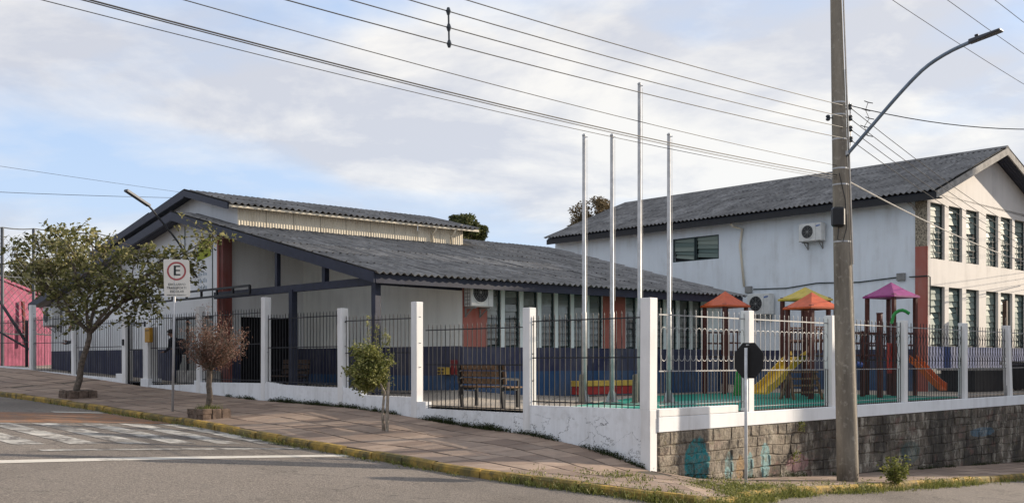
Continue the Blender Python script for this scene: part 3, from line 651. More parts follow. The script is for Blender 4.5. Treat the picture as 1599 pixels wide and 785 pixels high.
def louver_window(parent, P, x0, x1, z0, z1, out, nl, mat, depth=.13, frame='window_frame', grid=False):
    """P(x, z) on the outer wall face; set back by depth"""
    w = (P(x1, z0)-P(x0, z0)); ex = w.normalized(); wd = w.length; back = -out*depth
    mb = MB(); fw = .045
    for (xa, xb, za, zb) in ((0, fw, z0, z1), (wd-fw, wd, z0, z1), (fw, wd-fw, z0, z0+fw), (fw, wd-fw, z1-fw, z1)):
        mb.par(P(x0, 0)+ex*xa+back+UP*za, ex*(xb-xa), out*.05, UP*(zb-za))
    win = mb.build('window', frame, parent)
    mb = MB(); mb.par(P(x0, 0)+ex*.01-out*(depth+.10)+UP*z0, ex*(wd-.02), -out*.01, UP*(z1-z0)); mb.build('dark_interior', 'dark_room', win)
    h = (z1-z0-2*fw)/nl; lw = wd-2*fw-.01; key = (round(lw, 3), round(h, 3), mat)
    if key not in LOUV:
        b = MB(); b.par(Vector((0, -.004, 0)), Vector((1, 0, 0)), Vector((0, .008, 0)), Vector((0, 0, 1))); LOUV[key] = b.mesh('louver', mat)
    for i in range(nl):
        til = .32+random.uniform(-.12, .12)
        if random.random() < .1: til += .35
        zz = (UP*math.cos(til)-out*math.sin(til))*h*1.03; o = P(x0, 0)+ex*(fw+.005)+back+out*(.02)+UP*(z0+fw+i*h)
        inst('louver', LOUV[key], axes(o, ex*lw, out, zz), win)
    if grid:
        g = MB()
        for k in range(1, 3): g.par(P(x0, 0)+ex*(wd*k/3)-out*(depth-.07)+UP*z0, ex*.012, out*.012, UP*(z1-z0)*.55)
        for k in range(1, 5): g.par(P(x0, 0)-out*(depth-.07)+UP*(z0+(z1-z0)*.55*k/4.5), ex*wd, out*.012, UP*.012)
        g.build('grille', 'black_iron', win)
    return win
def ac_unit(label, o, ex, out, w, h, d, group='air conditioners on the walls'):
    """o: lower left front-view corner on the wall, ex along the wall, out from it"""
    ac = thing('air_conditioner', label, 'air conditioner', o, group); off = out*.10
    mb = MB(); mb.par(o+off, ex*w, out*d, UP*h); mb.build('casing', 'ac_white', ac, bevel=.02)
    c = o+off+ex*w*.40+out*(d+.001)+UP*h*.52; r = h*.36
    mb = MB(); mb.disc(c, out, r, .006, 30); mb.build('fan_opening', 'plastic_black', ac)
    mb = MB(); mb.ring(c, out, r, r+.025, .02); mb.build('fan_ring', 'ac_white', ac)
    mb = MB()
    for rr in (.35, .6, .82): mb.ring(c+out*.012, out, r*rr, r*rr+.006, .005)
    mb.disc(c+out*.010, out, r*.16, .012, 16)
    for k in range(8):
        an = k*math.pi/4; dv = ex*math.cos(an)+UP*math.sin(an); mb.bar(c+out*.012+dv*r*.15, c+out*.012+dv*r, .006)
    mb.build('fan_guard', 'ac_grille', ac)
    mb = MB()
    for k in range(7): mb.par(o+off-ex*.006+out*.04+UP*(h*.08+k*h*.13), ex*.006, out*(d-.08), UP*.02)
    for k in range(3): mb.par(o+off-ex*.009+out*(.05+k*(d-.12)/2), ex*.009, out*.02, UP*h*.9+UP*0)
    mb.build('side_grille', 'ac_grille', ac)
    mb = MB(); mb.par(o+off+ex*w*.76+out*d+UP*h*.05, ex*.008, out*.004, UP*h*.9); mb.build('panel_seam', 'ac_grille', ac)
    lg = o+off+ex*w*.86+out*(d+.002)+UP*h*.83; mb = MB(); x = (ex+UP*.18).normalized(); y = (UP-ex*.05)
    mb.prism([lg+x*w*.105*math.cos(k*math.pi/10)+y*h*.045*math.sin(k*math.pi/10) for k in range(20)], out*.003); e = mb.build('emblem', 'logo_blue', ac)
    text('SAMSUNG', w*.038, 'ac_white', axes(lg+out*.005, x, x.cross(-out) if False else UP, out), e, depth=.0005)
    mb = MB()
    for k in (.15, .8):
        mb.par(o+ex*w*k-UP*.05, ex*.04, out*(d+.12), UP*.04); mb.par(o+ex*w*k-UP*.28, ex*.04, out*.03, UP*.24); mb.bar(o+ex*(w*k+.02)-UP*.26+out*.01, o+ex*(w*k+.02)-UP*.03+out*d, .025)
    mb.build('bracket', 'ac_grille', ac); return ac
NA = UA.cross(UP).normalized(); NA = NA if NA.dot(VA) < 0 else -NA          # outward normal of the hall's gable front
NAR = VA.cross(UP).normalized(); NAR = NAR if NAR.dot(UA) < 0 else -NAR     # outward normal of the hall's long right wall
# ---------------- hall
hall = thing('school_hall', 'long low white and navy hall with grey corrugated roof and open gabled porch', 'building', PA(6, 4, 1.0))
ZE = 4.2; TR = 10.93; ZR = 6.79; TL = 23.7; ZL = 4.36; sl = (ZR-ZE)/TR; slL = (ZR-ZL)/(TL-TR)
def roof_z(t): return ZE+sl*t if t <= TR else ZR-slL*(t-TR)
def s_end(t): return 14.65+.17*t
roof = thing('tmp', None, None); bpy.data.objects.remove(roof)
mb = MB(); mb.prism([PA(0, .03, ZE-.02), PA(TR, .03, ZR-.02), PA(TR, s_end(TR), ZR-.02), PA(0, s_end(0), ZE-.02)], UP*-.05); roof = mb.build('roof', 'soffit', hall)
roof_sheets(roof, PA, -.12, TR, -.02, s_end, ZE-.03, ZR, 7)
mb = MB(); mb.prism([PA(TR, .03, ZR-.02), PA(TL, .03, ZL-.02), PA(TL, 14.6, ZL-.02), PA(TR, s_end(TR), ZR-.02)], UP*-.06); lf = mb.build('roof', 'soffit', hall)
roof_sheets(lf, PA, TL+.1, TR, -.02, lambda t: 14.6, ZL-.02, ZR, 4, 3.0)
mb = MB()
mb.prism([PA(-.02, -.03, ZE-.25), PA(-.02, -.03, ZE+.02), PA(TR, -.03, ZR+.02), PA(TR, -.03, ZR-.25)], VA*.06); mb.build('fascia', 'navy_metal', roof)
mb = MB(); mb.prism([PA(TR, -.03, ZR-.25), PA(TR, -.03, ZR+.02), PA(TL, -.03, ZL+.02), PA(TL, -.03, ZL-.25)], VA*.06); mb.build('fascia', 'navy_metal', lf)
mb = MB(); mb.par(PA(-.03, .03, ZE-.25), VA*14.6, UA*.05, UP*.22); mb.build('fascia', 'navy_metal', roof)
# soffit boards under the gable overhang on the left
for k in range(2):
    mb = MB(); mb.prism([PA(TR+.1, .03+k*.28, ZR-.12), PA(TL, .03+k*.28, ZL-.10), PA(TL, .29+k*.28, ZL-.10), PA(TR+.1, .29+k*.28, ZR-.12)], UP*-.02); mb.build('soffit_board', 'navy_metal', lf)
# raised centre roof (monitor)
TM = 8.06; ZM = 6.82; ZMR = 7.53; TML = 18.6; SM0 = .45; SM1 = 10.15; slM = (ZMR-ZM)/(TR-TM)
ZML = ZMR-slL*(TML-TR)
mb = MB(); mb.prism([PA(TM, SM0, ZM-.02), PA(TR, SM0, ZMR-.02), PA(TR, SM1, ZMR-.02), PA(TM, SM1, ZM-.02)], UP*-.05); mon = mb.build('raised_roof', 'soffit', hall)
roof_sheets(mon, PA, TM-.1, TR, SM0-.03, lambda t: SM1, ZM-.02, ZMR, 2)
mb = MB(); mb.prism([PA(TR, SM0, ZMR-.02), PA(TML, SM0, ZML-.02), PA(TML, SM1, ZML-.02), PA(TR, SM1, ZMR-.02)], UP*-.06); monl = mb.build('raised_roof', 'soffit', hall); roof_sheets(monl, PA, TML+.1, TR, SM0-.03, lambda t: SM1, ZML-.02, ZMR, 3, 3.0)
mb = MB(); mb.prism([PA(TM, SM0-.05, ZM-.18), PA(TM, SM0-.05, ZM+.02), PA(TR, SM0-.05, ZMR+.02), PA(TR, SM0-.05, ZMR-.18)], VA*.05); mb.build('fascia', 'navy_metal', mon)
mb = MB(); mb.prism([PA(TR, SM0-.05, ZMR-.22), PA(TR, SM0-.05, ZMR+.02), PA(TML, SM0-.05, ZML+.02), PA(TML, SM0-.05, ZML-.22)], VA*.05); mb.build('fascia', 'navy_metal', monl)
mb = MB(); mb.par(PA(TM-.06, SM0, ZM-.10), VA*(SM1-SM0), UA*.05, UP*.07); mb.build('gutter', 'cream_metal', mon)
mb = MB(); mb.prism([PA(TM+.3, .9, roof_z(TM+.3)-.1), PA(TR, .9, ZR-.1), PA(TML-.3, .9, roof_z(TML-.3)-.1), PA(TML-.3, .9, ZML-.0), PA(TR, .9, ZMR-.07), PA(TM+.3, .9, ZM-.0)], VA*.06); mb.build('raised_gable', 'cream_metal' if False else 'white_paint', hall)
# ribbed clerestory cladding, panel by panel
npan = 9; s0 = .9; s1 = 9.65
for k in range(npan):
    a = s0+(s1-s0)*k/npan; b = s0+(s1-s0)*(k+1)/npan-.012; mb = MB(); n = 10; vs = []
    for i in range(n*4+1):
        f = i/(n*4); off = .018 if (i % 4) in (1, 2) else 0
        for z in (roof_z(TM+.3)-.06, ZM-.02+.07): vs.append(PA(TM+.3-off, a+(b-a)*f, z))
    mb.add(vs, [(2*i, 2*i+2, 2*i+3, 2*i+1) for i in range(n*4)]); mb.build('cladding_panel', 'cream_metal', mon)
mb = MB(); mb.par(PA(TM+.3, s1, roof_z(TM+.3)-.2), UA*5, VA*.05, UP*1.0); mb.build('end_cladding', 'cream_metal', mon)
for s in (8.3, 9.15):
    mb = MB(); mb.tube([PA(TM+.02, s, ZM-.08), PA(TM+.1, s, ZM-.2), PA(TM+.24, s, ZM-.3), PA(TM+.24, s, roof_z(TM+.24)+.05)], .04, 8); mb.build('downpipe', 'cream_metal', mon, smooth=True)
# walls
WZ = 4.17
WIN = [(761, 783), (789, 812), (818, 840), (846, 866.5), (872, 892), (897, 917), (921, 941), (978, 994), (999, 1016), (1020, 1037), (1041, 1057), (1062, 1077.5), (1082, 1096)]
def s_of(px, t):
    k = (px-800)/F; o = PA(t, 0, 0); return (k*o.y-o.x)/(VA.x-k*VA.y)
def t_of(px, s):
    k = (px-800)/F; o = PA(0, s, 0); return (k*o.y-o.x)/(UA.x-k*UA.y)
TW = .8; holes = [(s_of(a, TW), s_of(b, TW), 2.42, 4.05) for a, b in WIN]
PR = lambda s, z: PA(TW, s, z)
wall_holes(PR, 3.4, 14.6, .9, WZ+.2, holes, .2, 'wall', 'hall_wall', hall, NAR)
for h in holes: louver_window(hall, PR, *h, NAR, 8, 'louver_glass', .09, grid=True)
for (a, b) in ((723, 760), (942, 976)):
    mb = MB(); x0 = s_of(a, TW)-.01; x1 = s_of(b, TW); mb.par(PA(TW, x0, 2.422)+NAR*.035, VA*(x1-x0), -NAR*.1, UP*(WZ-2.42+.1)); mb.build('pilaster', 'red_paint', hall)
# far end, left side and back walls
mb = MB(); mb.prism([PA(TW, 14.4, .9), PA(TL-.9, 14.4, .9), PA(TL-.9, 14.4, roof_z(TL-.9)-.1), PA(TR, 14.4, ZR-.1), PA(TW, 14.4, roof_z(TW)-.1)], VA*.2); mb.build('wall', 'entry_wall', hall)
mb = MB(); mb.par(PA(TL-.9, .6, .9), VA*13.8, -UA*.2, UP*(roof_z(TL-.9)-1.0)); mb.build('wall', 'gable_wall', hall)
# porch walls
T2_ = 8.7
PW1 = lambda t, z: PA(t, 3.4, z)
mb = MB(); mb.prism([PA(TW+.02, 3.4, .9), PA(T2_, 3.4, .9), PA(T2_, 3.4, roof_z(T2_)-.08), PA(TW+.02, 3.4, roof_z(TW)-.08)], VA*.15); mb.build('porch_wall', 'entry_wall', hall)
hole2 = [(1.2, 3.2, 1.0, 3.42)]
wall_holes(lambda s, z: PA(T2_, s, z), .6, 3.4, .9, 6.1, hole2, .2, 'porch_wall', 'gable_wall', hall, NAR)
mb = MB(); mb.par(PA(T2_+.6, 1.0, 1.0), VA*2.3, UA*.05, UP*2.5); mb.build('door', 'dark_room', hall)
# gable front with a dark glazed entrance
hg = [(9.3, 12.2, 1.2, 3.45)]
PG = lambda t, z: PA(t, .6, z)
wall_holes(PG, 8.9, 22.9, .9, 4.33, hg, .2, 'wall', 'gable_wall', hall, NA)
mb = MB(); mb.prism([PA(8.9, .6, 4.33), PA(22.9, .6, 4.33), PA(22.9, .6, roof_z(22.9)-.1), PA(TR, .6, ZR-.1), PA(8.9, .6, roof_z(8.9)-.1)], VA*.2); mb.build('gable', 'gable_wall', hall)
en = MB(); en.par(PA(9.3, .72, 1.2), UA*2.9, VA*.02, UP*2.25); en = en.build('entrance_glass', 'louver_glass', hall)
mb = MB()
for t in (9.3, 10.27, 11.24, 12.14): mb.par(PA(t, .68, 1.2), UA*.06, VA*.05, UP*2.25)
mb.par(PA(9.3, .68, 3.39), UA*2.9, VA*.05, UP*.06); mb.build('entrance_frame', 'black_iron', hall)
mb = MB()
for k, hh in enumerate((.2, .2, .2, .16, .2)): mb.par(PA(10.4+k*.16, .70, 3.0), UA*.07, VA*.01, UP*hh)
mb.build('window_letters', 'sign_white', en)
mb = MB(); mb.par(PA(8.52, .5, 1.0), UA*.38, VA*.3, UP*(roof_z(8.5)-1.12)); mb.build('pilaster', 'red_dark', hall)
mb = MB(); mb.tube([PA(8.7, .44, 1.2), PA(8.7, .44, roof_z(8.6)-.3)], .04, 8); mb.build('downpipe', 'red_paint', hall, smooth=True)
# cladding joints and painted emblem on the gable
for px in (290, 333):
    t = t_of(px, .6); mb = MB(); mb.par(PA(t, .585, 3.0 if px > 300 else 4.6), UA*.035, VA*.014, UP*(roof_z(t)-.3-(3.0 if px > 300 else 4.6))); mb.build('conduit', 'window_frame', hall)
t0 = t_of(330, .6); mb = MB(); mb.prism([PA(t0, .59, 5.35), PA(t0, .59, 5.95), PA(t0+.75, .59, 5.85), PA(t0+.95, .59, 5.2)], VA*.008); mb.build('emblem', 'logo_yellow', hall)
mb = MB(); tt = t_of(325, .6)
for ln in range(3):
    for k in range(6):
        hh = random.uniform(.06, .14); mb = MB(); mb.par(PA(tt+.05+k*.10+random.uniform(0, .03), .592, 4.75-ln*.22), UA*.05, VA*.006, UP*hh); mb.build('faded_letter', 'logo_text', hall)
# porch steelwork
mb = MB(); mb.bar(PA(.35, .3, .95), PA(.35, .3, ZE-.08), .17); mb.build('column', 'navy_metal', hall)
mb = MB(); mb.bar(PA(4.2, .3, .95), PA(4.2, .3, 4.0), .17); mb.build('column', 'navy_metal', hall)
mb = MB(); mb.bar(PA(.2, .3, 4.03), PA(8.6, .3, 4.03), .12, .2); mb.build('beam', 'navy_metal', hall)
mb = MB(); mb.bar(PA(.5, .3, 4.05), PA(.86, 3.4, 4.05), .12, .2); mb.build('beam', 'navy_metal', hall)
for t, w in ((2.6, .14), (5.0, .12)):
    mb = MB(); mb.bar(PA(t, .3, 4.1), PA(t, .3, roof_z(t)-.1), w); mb.build('strut', 'navy_metal', hall)
mb = MB()
for z in (3.98, 4.2): mb.bar(PA(6.0, .0, z), PA(13.8, .0, z-.02), .06, .06)
for k in range(9): mb.bar(PA(6.0+k*.97, .0, 3.98), PA(6.0+k*.97, .0, 4.2), .06)
mb.build('lattice_beam', 'black_iron', hall)
ac_unit('big white air conditioner on the red pilaster under the hall eave', PA(TW, s_of(733, TW)-.30, 3.50)+NAR*.04, VA, NAR, .78, .74, .34)
ac_unit('white air conditioner on the gable wall behind the leaning tree', PA(t_of(98, .6), .6, 3.55), UA*-1 if False else -UA, NA, .95, .75, .34) if False else None
acl = PA(22.6, .6, 3.45); ac_unit('small white air conditioner on the far left of the hall gable', acl, -UA, NA, .95, .75, .34)
# things in the porch
def box_thing(name, label, cat, o, a, b, c, mat, bevel=.01):
    m = MB(); m.par(Vector((0, 0, 0)), a, b, c); ob = m.build(name, mat, None, bevel=bevel); ob.location = o; return tag(ob, label, cat)
pz = at(709, 577, 30.0)
box_thing('poster', 'small red and white poster on the navy porch wall', 'poster', PA(t_of(714, 3.36), 3.385, 1.66), UA*.30, VA*-.012, UP*.40, 'cap_red')
yb = thing('pigeonhole_box', 'small yellow box with four openings on the navy porch wall', 'box', PA(2.1, 3.2, 1.6))
yt = t_of(697, 3.2)
m = MB(); m.par(PA(yt, 3.15, 1.66), UA*.32, VA*.2, UP*.2); m.build('casing', 'bench_yellow', yb)
for i in range(2):
    for j in range(2): m = MB(); m.par(PA(yt+.04+i*.15, 3.14, 1.68+j*.09), UA*.1, VA*.012, UP*.06); m.build('opening', 'wood_dark', yb)
m = MB(); m.par(PA(yt+.05, 3.36, 1.72), UA*.2, VA*.035, UP*.05); m.build('bracket', 'black_iron', yb)

# ---------------- two-storey block
blk = thing('classroom_block', 'tall two-storey white block with corrugated gable roof and louvred windows', 'building', PB(8, 3, 1.0))
NBS = UB.cross(UP).normalized(); NBS = NBS if NBS.dot(VB) < 0 else -NBS      # long side wall normal
NBF = VB.cross(UP).normalized(); NBF = NBF if NBF.dot(UB) < 0 else -NBF      # gable front normal
ZBE = 7.73; SR = 4.85; ZBR = 9.85; sb = (ZBR-ZBE)/(SR+.5); LB = 18.0
PBs = lambda s, t, z: PB(t, s, z)
def bz(s): return ZBE+sb*(s+.5) if s <= SR else ZBR-sb*(s-SR)
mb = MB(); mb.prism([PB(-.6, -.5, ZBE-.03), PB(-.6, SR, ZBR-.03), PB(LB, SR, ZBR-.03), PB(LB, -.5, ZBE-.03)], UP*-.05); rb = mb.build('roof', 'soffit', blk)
roof_sheets(rb, PBs, -.6, SR, -.65, lambda s: LB+.1, ZBE-.02, ZBR, 4)
mb = MB(); mb.prism([PB(-.6, SR, ZBR-.03), PB(-.6, 2*SR+.5, ZBE-.03), PB(LB, 2*SR+.5, ZBE-.03), PB(LB, SR, ZBR-.03)], UP*-.05); rb2 = mb.build('roof', 'soffit', blk)
roof_sheets(rb2, PBs, 2*SR+.6, SR, -.65, lambda s: LB+.1, ZBE-.02, ZBR, 3, 3.0)
mb = MB()
nR = 18
for k in range(nR): pass
mb.prism([PB(-.66, SR-.22, ZBR-.03), PB(-.66, SR, ZBR+.09), PB(-.66, SR+.22, ZBR-.03)], UB*(LB+.7)); mb.build('ridge_cap', 'roof_sheet', rb)
mb = MB(); mb.prism([PB(-.66, -.55, ZBE-.26), PB(-.66, -.55, ZBE-.02), PB(-.66, SR, ZBR-.0), PB(-.66, SR, ZBR-.26)], UB*.05); mb.build('bargeboard', 'concrete', rb)
mb = MB(); mb.prism([PB(-.66, SR, ZBR-.26), PB(-.66, SR, ZBR-.0), PB(-.66, 2*SR+.5, ZBE-.02), PB(-.66, 2*SR+.5, ZBE-.26)], UB*.05); mb.build('bargeboard', 'concrete', rb2)
for k in range(5):
    d = k*.11; mb = MB(); mb.prism([PB(-.6+d, SR, ZBR-.12), PB(-.6+d, 2*SR+.5, ZBE-.12), PB(-.5+d, 2*SR+.5, ZBE-.12), PB(-.5+d, SR, ZBR-.12)], UP*-.015); mb.build('soffit_board', 'navy_metal', rb2)
mb = MB(); mb.par(PB(-.6, -.56, ZBE-.30), UB*(LB+.6), VB*.06, UP*.22); mb.build('fascia', 'plastic_black', rb)
mb = MB(); mb.par(PB(-.55, -.50, ZBE-.22), UB*(LB+.5), VB*.5, UP*.03); mb.build('soffit', 'soffit', rb)
hs = [(8.66, 11.0, 6.15, 7.12)]
wall_holes(lambda t, z: PB(t, 0, z), 0, LB, .9, ZBE+.0, hs, .2, 'wall', 'block_side', blk, NBS)
for h in ((8.66, 9.82), (9.86, 11.0)): louver_window(blk, lambda t, z: PB(t, 0, z), h[0], h[1], 6.15, 7.12, NBS, 5, 'louver_clear', .05)
fx = [(.26, 1.30), (1.60, 2.62), (2.93, 3.95), (4.54, 5.56), (5.78, 6.80), (7.02, 8.04), (8.6, 9.5)]
hf = [(a, b, z0, z1) for a, b in fx for (z0, z1) in ((2.54, 4.62), (5.55, 7.48))]
wall_holes(lambda s, z: PB(0, s, z), 0, 10.2, .9, 7.75, hf, .22, 'wall', 'block_front', blk, NBF)
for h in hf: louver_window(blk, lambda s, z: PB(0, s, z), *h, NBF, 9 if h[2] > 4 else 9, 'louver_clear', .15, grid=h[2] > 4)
mb = MB(); mb.prism([PB(.0, -.0, 7.75), PB(0, 10.2, 7.75), PB(0, 10.2, bz(10.2)-.12), PB(0, SR, ZBR-.12), PB(0, 0, bz(0)-.12)], UB*.22); mb.build('gable', 'block_front', blk)
mb = MB(); mb.prism([PB(LB-.2, .05, .9), PB(LB-.2, 10.0, .9), PB(LB-.2, 10.0, bz(10.0)-.15), PB(LB-.2, SR, ZBR-.15), PB(LB-.2, .05, bz(.05)-.15)], UB*.2); mb.build('wall', 'block_side', blk)
mb = MB(); mb.par(PB(0, 10.0, .9), UB*LB, VB*.2, UP*6.8); mb.build('wall', 'block_side', blk)
mb = MB(); mb.par(PB(-.02, -.03, .95), UB*.42, VB*.03, UP*(5.95-.95)); mb.par(PB(-.035, -.03, .95), UB*.035, VB*.05, UP*5.0); mb.build('corner_pilaster', 'red_paint', blk)
mb = MB(); mb.par(PB(-.02, -.025, 5.95), UB*.42, VB*.025, UP*1.55); mb.build('corner_pilaster', 'aggregate', blk)
mb = MB(); tt = 7.75; mb.tube([PB(tt, -.45, 7.42), PB(tt, -.3, 7.32), PB(tt-.25, -.06, 7.22), PB(tt-.15, -.06, 6.6), PB(tt-.35, -.06, 4.95)], .045, 8); mb.build('downpipe', 'cream_metal', blk, smooth=True)
mb = MB(); mb.tube([PB(.45, -.4, 7.45), PB(.4, -.2, 7.35), PB(.35, -.1, 7.2)], .05, 8); mb.build('downpipe', 'concrete', blk, smooth=True)
mb = MB(); mb.tube([PB(7.0, -.03, 4.83), PB(5.5, -.03, 4.80), PB(4.2, -.03, 4.92), PB(2.5, -.03, 4.86), PB(.8, -.03, 4.96)], .022, 6); mb.tube([PB(.6, -.05, 4.93), PB(-.06, -.05, 4.93), PB(-.06, .12, 4.9), PB(-.06, .12, 3.6)], .022, 6); mb.build('conduit', 'window_frame', blk)
for t, z in ((7.05, 4.70), (.75, 4.82)):
    mb = MB(); mb.par(PB(t, -.1, z), UB*.3, VB*.1, UP*.26); mb.build('junction_box', 'ac_grille', blk, bevel=.01)
ac_unit('small air conditioner high on the side wall of the tall block', PB(4.75, 0, 6.45), -UB, NBS, .95, .66, .3)
ac_unit('large air conditioner low on the block wall behind the playground', PB(7.0, 0, 3.82), -UB, NBS, 1.0, .80, .34)
# ---------------- low concrete ramp and bins in front of the block
rp = thing('ramp', 'grey concrete ramp slab with dark underside before the block front', 'ramp', PB(-1.4, .8, 1.0))
mb = MB(); mb.par(PB(-1.5, .3, 1.72), UB*1.3, VB*2.4, UP*.07); mb.build('deck', 'concrete', rp)
mb = MB(); mb.par(PB(-1.45, .4, 1.0), UB*1.15, VB*2.2, UP*.72); mb.build('dark_void', 'plastic_black', rp)  # solid black block, the shaded void under the deck painted dark
def bin_(label, s, t):
    o = PB(t, s, 1.0); b = thing('wheeled_bin', label, 'bin', o, 'wheeled bins before the block')
    mb = MB(); a = UB*-1; c = VB
    P = lambda x, y, z: o+VB*x+UB*y+UP*z
    mb.hexa([P(-.22, -.25, .06), P(.22, -.25, .06), P(.22, .2, .06), P(-.22, .2, .06), P(-.28, -.33, .92), P(.28, -.33, .92), P(.28, .28, .92), P(-.28, .28, .92)]); mb.build('body', 'plastic_black', b, bevel=.03)
    mb = MB(); mb.hexa([P(-.3, -.36, .925), P(.3, -.36, .925), P(.3, .3, .925), P(-.3, .3, .925), P(-.27, -.33, .98), P(.27, -.33, .98), P(.24, .27, 1.03), P(-.24, .27, 1.03)]); mb.build('lid', 'plastic_black', b, bevel=.02)
    for sx in (-1, 1):
        mb = MB(); mb.disc(P(sx*.2, .22, .1), VB*sx, .1, .05, 16); mb.build('wheel', 'black_iron', b)
    mb = MB(); mb.par(P(-.06, -.31, .5), VB*.12, UB*-.012, UP*.2); mb.build('label_print', 'ac_grille', b)
bin_('black wheeled bin nearer the ramp before the block front', 3.55, -1.6); bin_('black wheeled bin beside the dark post before the block front', 4.35, -1.6); bin_('black wheeled bin at the right edge of the picture', 5.9, -1.6)
dp = thing('dark_post', 'slim dark wooden post standing before the block front windows', 'post', PB(-.9, 4.05, 1.0))
mb = MB(); mb.bar(PB(-.9, 4.05, 1.0), PB(-.9, 4.05, 4.2), .14); mb.build('shaft', 'wood_dark', dp)
mb = MB(); mb.par(PB(-1.0, 3.85, 1.9), VB*.4, UB*.2, UP*.12); mb.build('bracket', 'concrete', dp)
mb = MB(); mb.tube([PB(-.98, 3.9, 3.6), PB(-1.0, 3.78, 3.5), PB(-.98, 3.88, 3.3), PB(-1.0, 3.8, 3.1)], .015, 5); mb.build('cable', 'cable', dp)

# ============================================================ POLES, SIGNS, WIRES
def ground_strip_z(x, y):
    """pavement height near (x, y)"""
    p = Vector((x, y, 0)); k = min(range(len(OUT)), key=lambda i: (OUT[i].xy-p.xy).length); a, v = av(p)
    i, o = inner_of(p), OUT[k]; L_ = (o.xy-i.xy).length; q = max(0, min(1, (p.xy-i.xy).length/max(L_, .01))); return i.z*(1-q)+o.z*q
pb = PF(-1.45, 4.72, 0); pbz = ground_strip_z(pb.x, pb.y); PT = Vector((pb.x-.30, pb.y, 11.6))
PBASE = Vector((pb.x, pb.y, pbz))
def pole_at(z): return PBASE.lerp(PT, (z-PBASE.z)/(PT.z-PBASE.z))
pole = thing('utility_pole', 'tall weathered concrete utility pole on the pavement corner', 'pole', PBASE)
mb = MB(); mb.tube([PBASE-UP*.3]+[pole_at(z) for z in (0, 2, 4, 6, 8, 10, 11.6)], [.222, .215, .197, .177, .155, .130, .107, .092], 20); mb.build('shaft', 'pole_concrete', pole, smooth=True)
for z in (5.62, 5.95, 6.55, 7.05, 7.3, 4.45): mb = MB(); mb.ring(pole_at(z), UP, .13, .225-.0112*z, .03); mb.build('band_clamp', 'galvanised', pole)
mb = MB(); mb.tube([pole_at(4.0)+Vector((.18, -.1, 0)), pole_at(6)+Vector((.17, -.08, 0)), pole_at(9)+Vector((.135, -.07, 0)), pole_at(11.3)+Vector((.115, -.06, 0))], .016, 6); mb.tube([pole_at(0.2)+Vector((.20, -.06, 0)), pole_at(4)+Vector((.18, -.05, 0)), pole_at(8)+Vector((.15, -.04, 0))], .014, 6); mb.build('riser_cable', 'cable_light', pole)
RK = VV*.10+Vector((.16, -.02, 0))
mb = MB(); mb.bar(pole_at(6.45)+RK+Vector((.02, 0, 0)), pole_at(7.35)+RK+Vector((.02, 0, 0)), .02); 
for z in (6.6, 7.2): mb.bar(pole_at(z), pole_at(z)+RK, .025)
mb.build('insulator_rack', 'galvanised', pole)
IZ = [7.25, 7.02, 6.80, 6.58]
for z in IZ:
    c = pole_at(z)+RK+Vector((.02, 0, 0)); mb = MB(); mb.tube([c-UP*.06, c-UP*.04, c-UP*.015, c, c+UP*.015, c+UP*.04, c+UP*.06], [.025, .045, .045, .025, .045, .045, .025], 10); mb.build('insulator', 'insulator', pole, smooth=True)
c = pole_at(7.0)+Vector((-.24, -.05, 0)); mb = MB(); mb.tube([c-UP*.06, c-UP*.04, c-UP*.015, c, c+UP*.015, c+UP*.04, c+UP*.06], [.025, .045, .045, .025, .045, .045, .025], 10); mb.bar(c, pole_at(7.0), .02); mb.build('insulator', 'insulator', pole)
ca = pole_at(10.9); mb = MB(); mb.bar(ca-UU*1.1, ca+UU*1.1, .09, .11); mb.build('crossarm', 'pole_concrete', pole)
HV = [ca+UU*d+UP*.16 for d in (-.95, -.1, .9)]
for h in HV:
    mb = MB(); mb.tube([h-UP*.12, h-UP*.05, h-UP*.02, h], [.03, .06, .06, .03], 10); mb.build('insulator', 'insulator', pole)
# meter / cable box on the pole
bx = pole_at(4.95); mb = MB(); mb.box(bx+Vector((-.13, -.20, -.2)), .26, .17, .40, .1); bo = mb.build('cable_box', 'plastic_black', None, bevel=.04, base=bx+Vector((-.13, -.2, -.2))); tag(bo, 'rounded black cable box strapped to the utility pole', 'box')
mb = MB(); mb.tube([bx+Vector((-.12, -.2, -.2)), bx+Vector((-.14, -.2, -.45)), bx+Vector((-.03, -.2, -.5)), bx+Vector((.05, -.2, -.2)), bx+Vector((.02, -.19, .35)), bx+Vector((-.1, -.18, .9))], .009, 5); cl = mb.build('cable_loop', 'cable', None); tag(cl, 'thin black cable looping down from the cable box', 'cable')
# lamp arm
lz = pole_at(6.2); LD = Vector((S2, -S2, 0)); arm = thing('street_lamp', 'blue grey curved street lamp arm on the utility pole', 'street lamp', lz)
pth = [lz+LD*.12, lz+LD*.6+UP*.45, lz+LD*1.15+UP*.97, lz+LD*1.55+UP*1.32, lz+LD*1.85+UP*1.53, lz+LD*2.25+UP*1.70, lz+LD*2.72+UP*1.82]
mb = MB(); mb.tube(smooth_path(pth, .12), .036, 10); mb.build('arm', 'lamp_arm', arm, smooth=True)
h0 = pth[-1]; hd = (LD+UP*.17).normalized(); sx = hd.cross(UP).normalized(); uy = sx.cross(hd)
mb = MB(); q = lambda a, b, c: h0+hd*a+sx*b+uy*c
mb.hexa([q(-.1, -.06, -.04), q(.5, -.11, -.02), q(.5, .11, -.02), q(-.1, .06, -.04), q(-.1, -.05, .05), q(.5, -.09, .025), q(.5, .09, .025), q(-.1, .05, .05)]); mb.build('lamp_head', 'lamp_grey', arm, bevel=.015)
mb = MB(); mb.tube([q(.05, 0, .05), q(.05, 0, .09)], .035, 10); mb.build('photocell', 'plastic_black', arm)
mb = MB(); mb.bar(lz, lz+LD*.2+UP*.08, .08); mb.build('bracket', 'galvanised', arm)
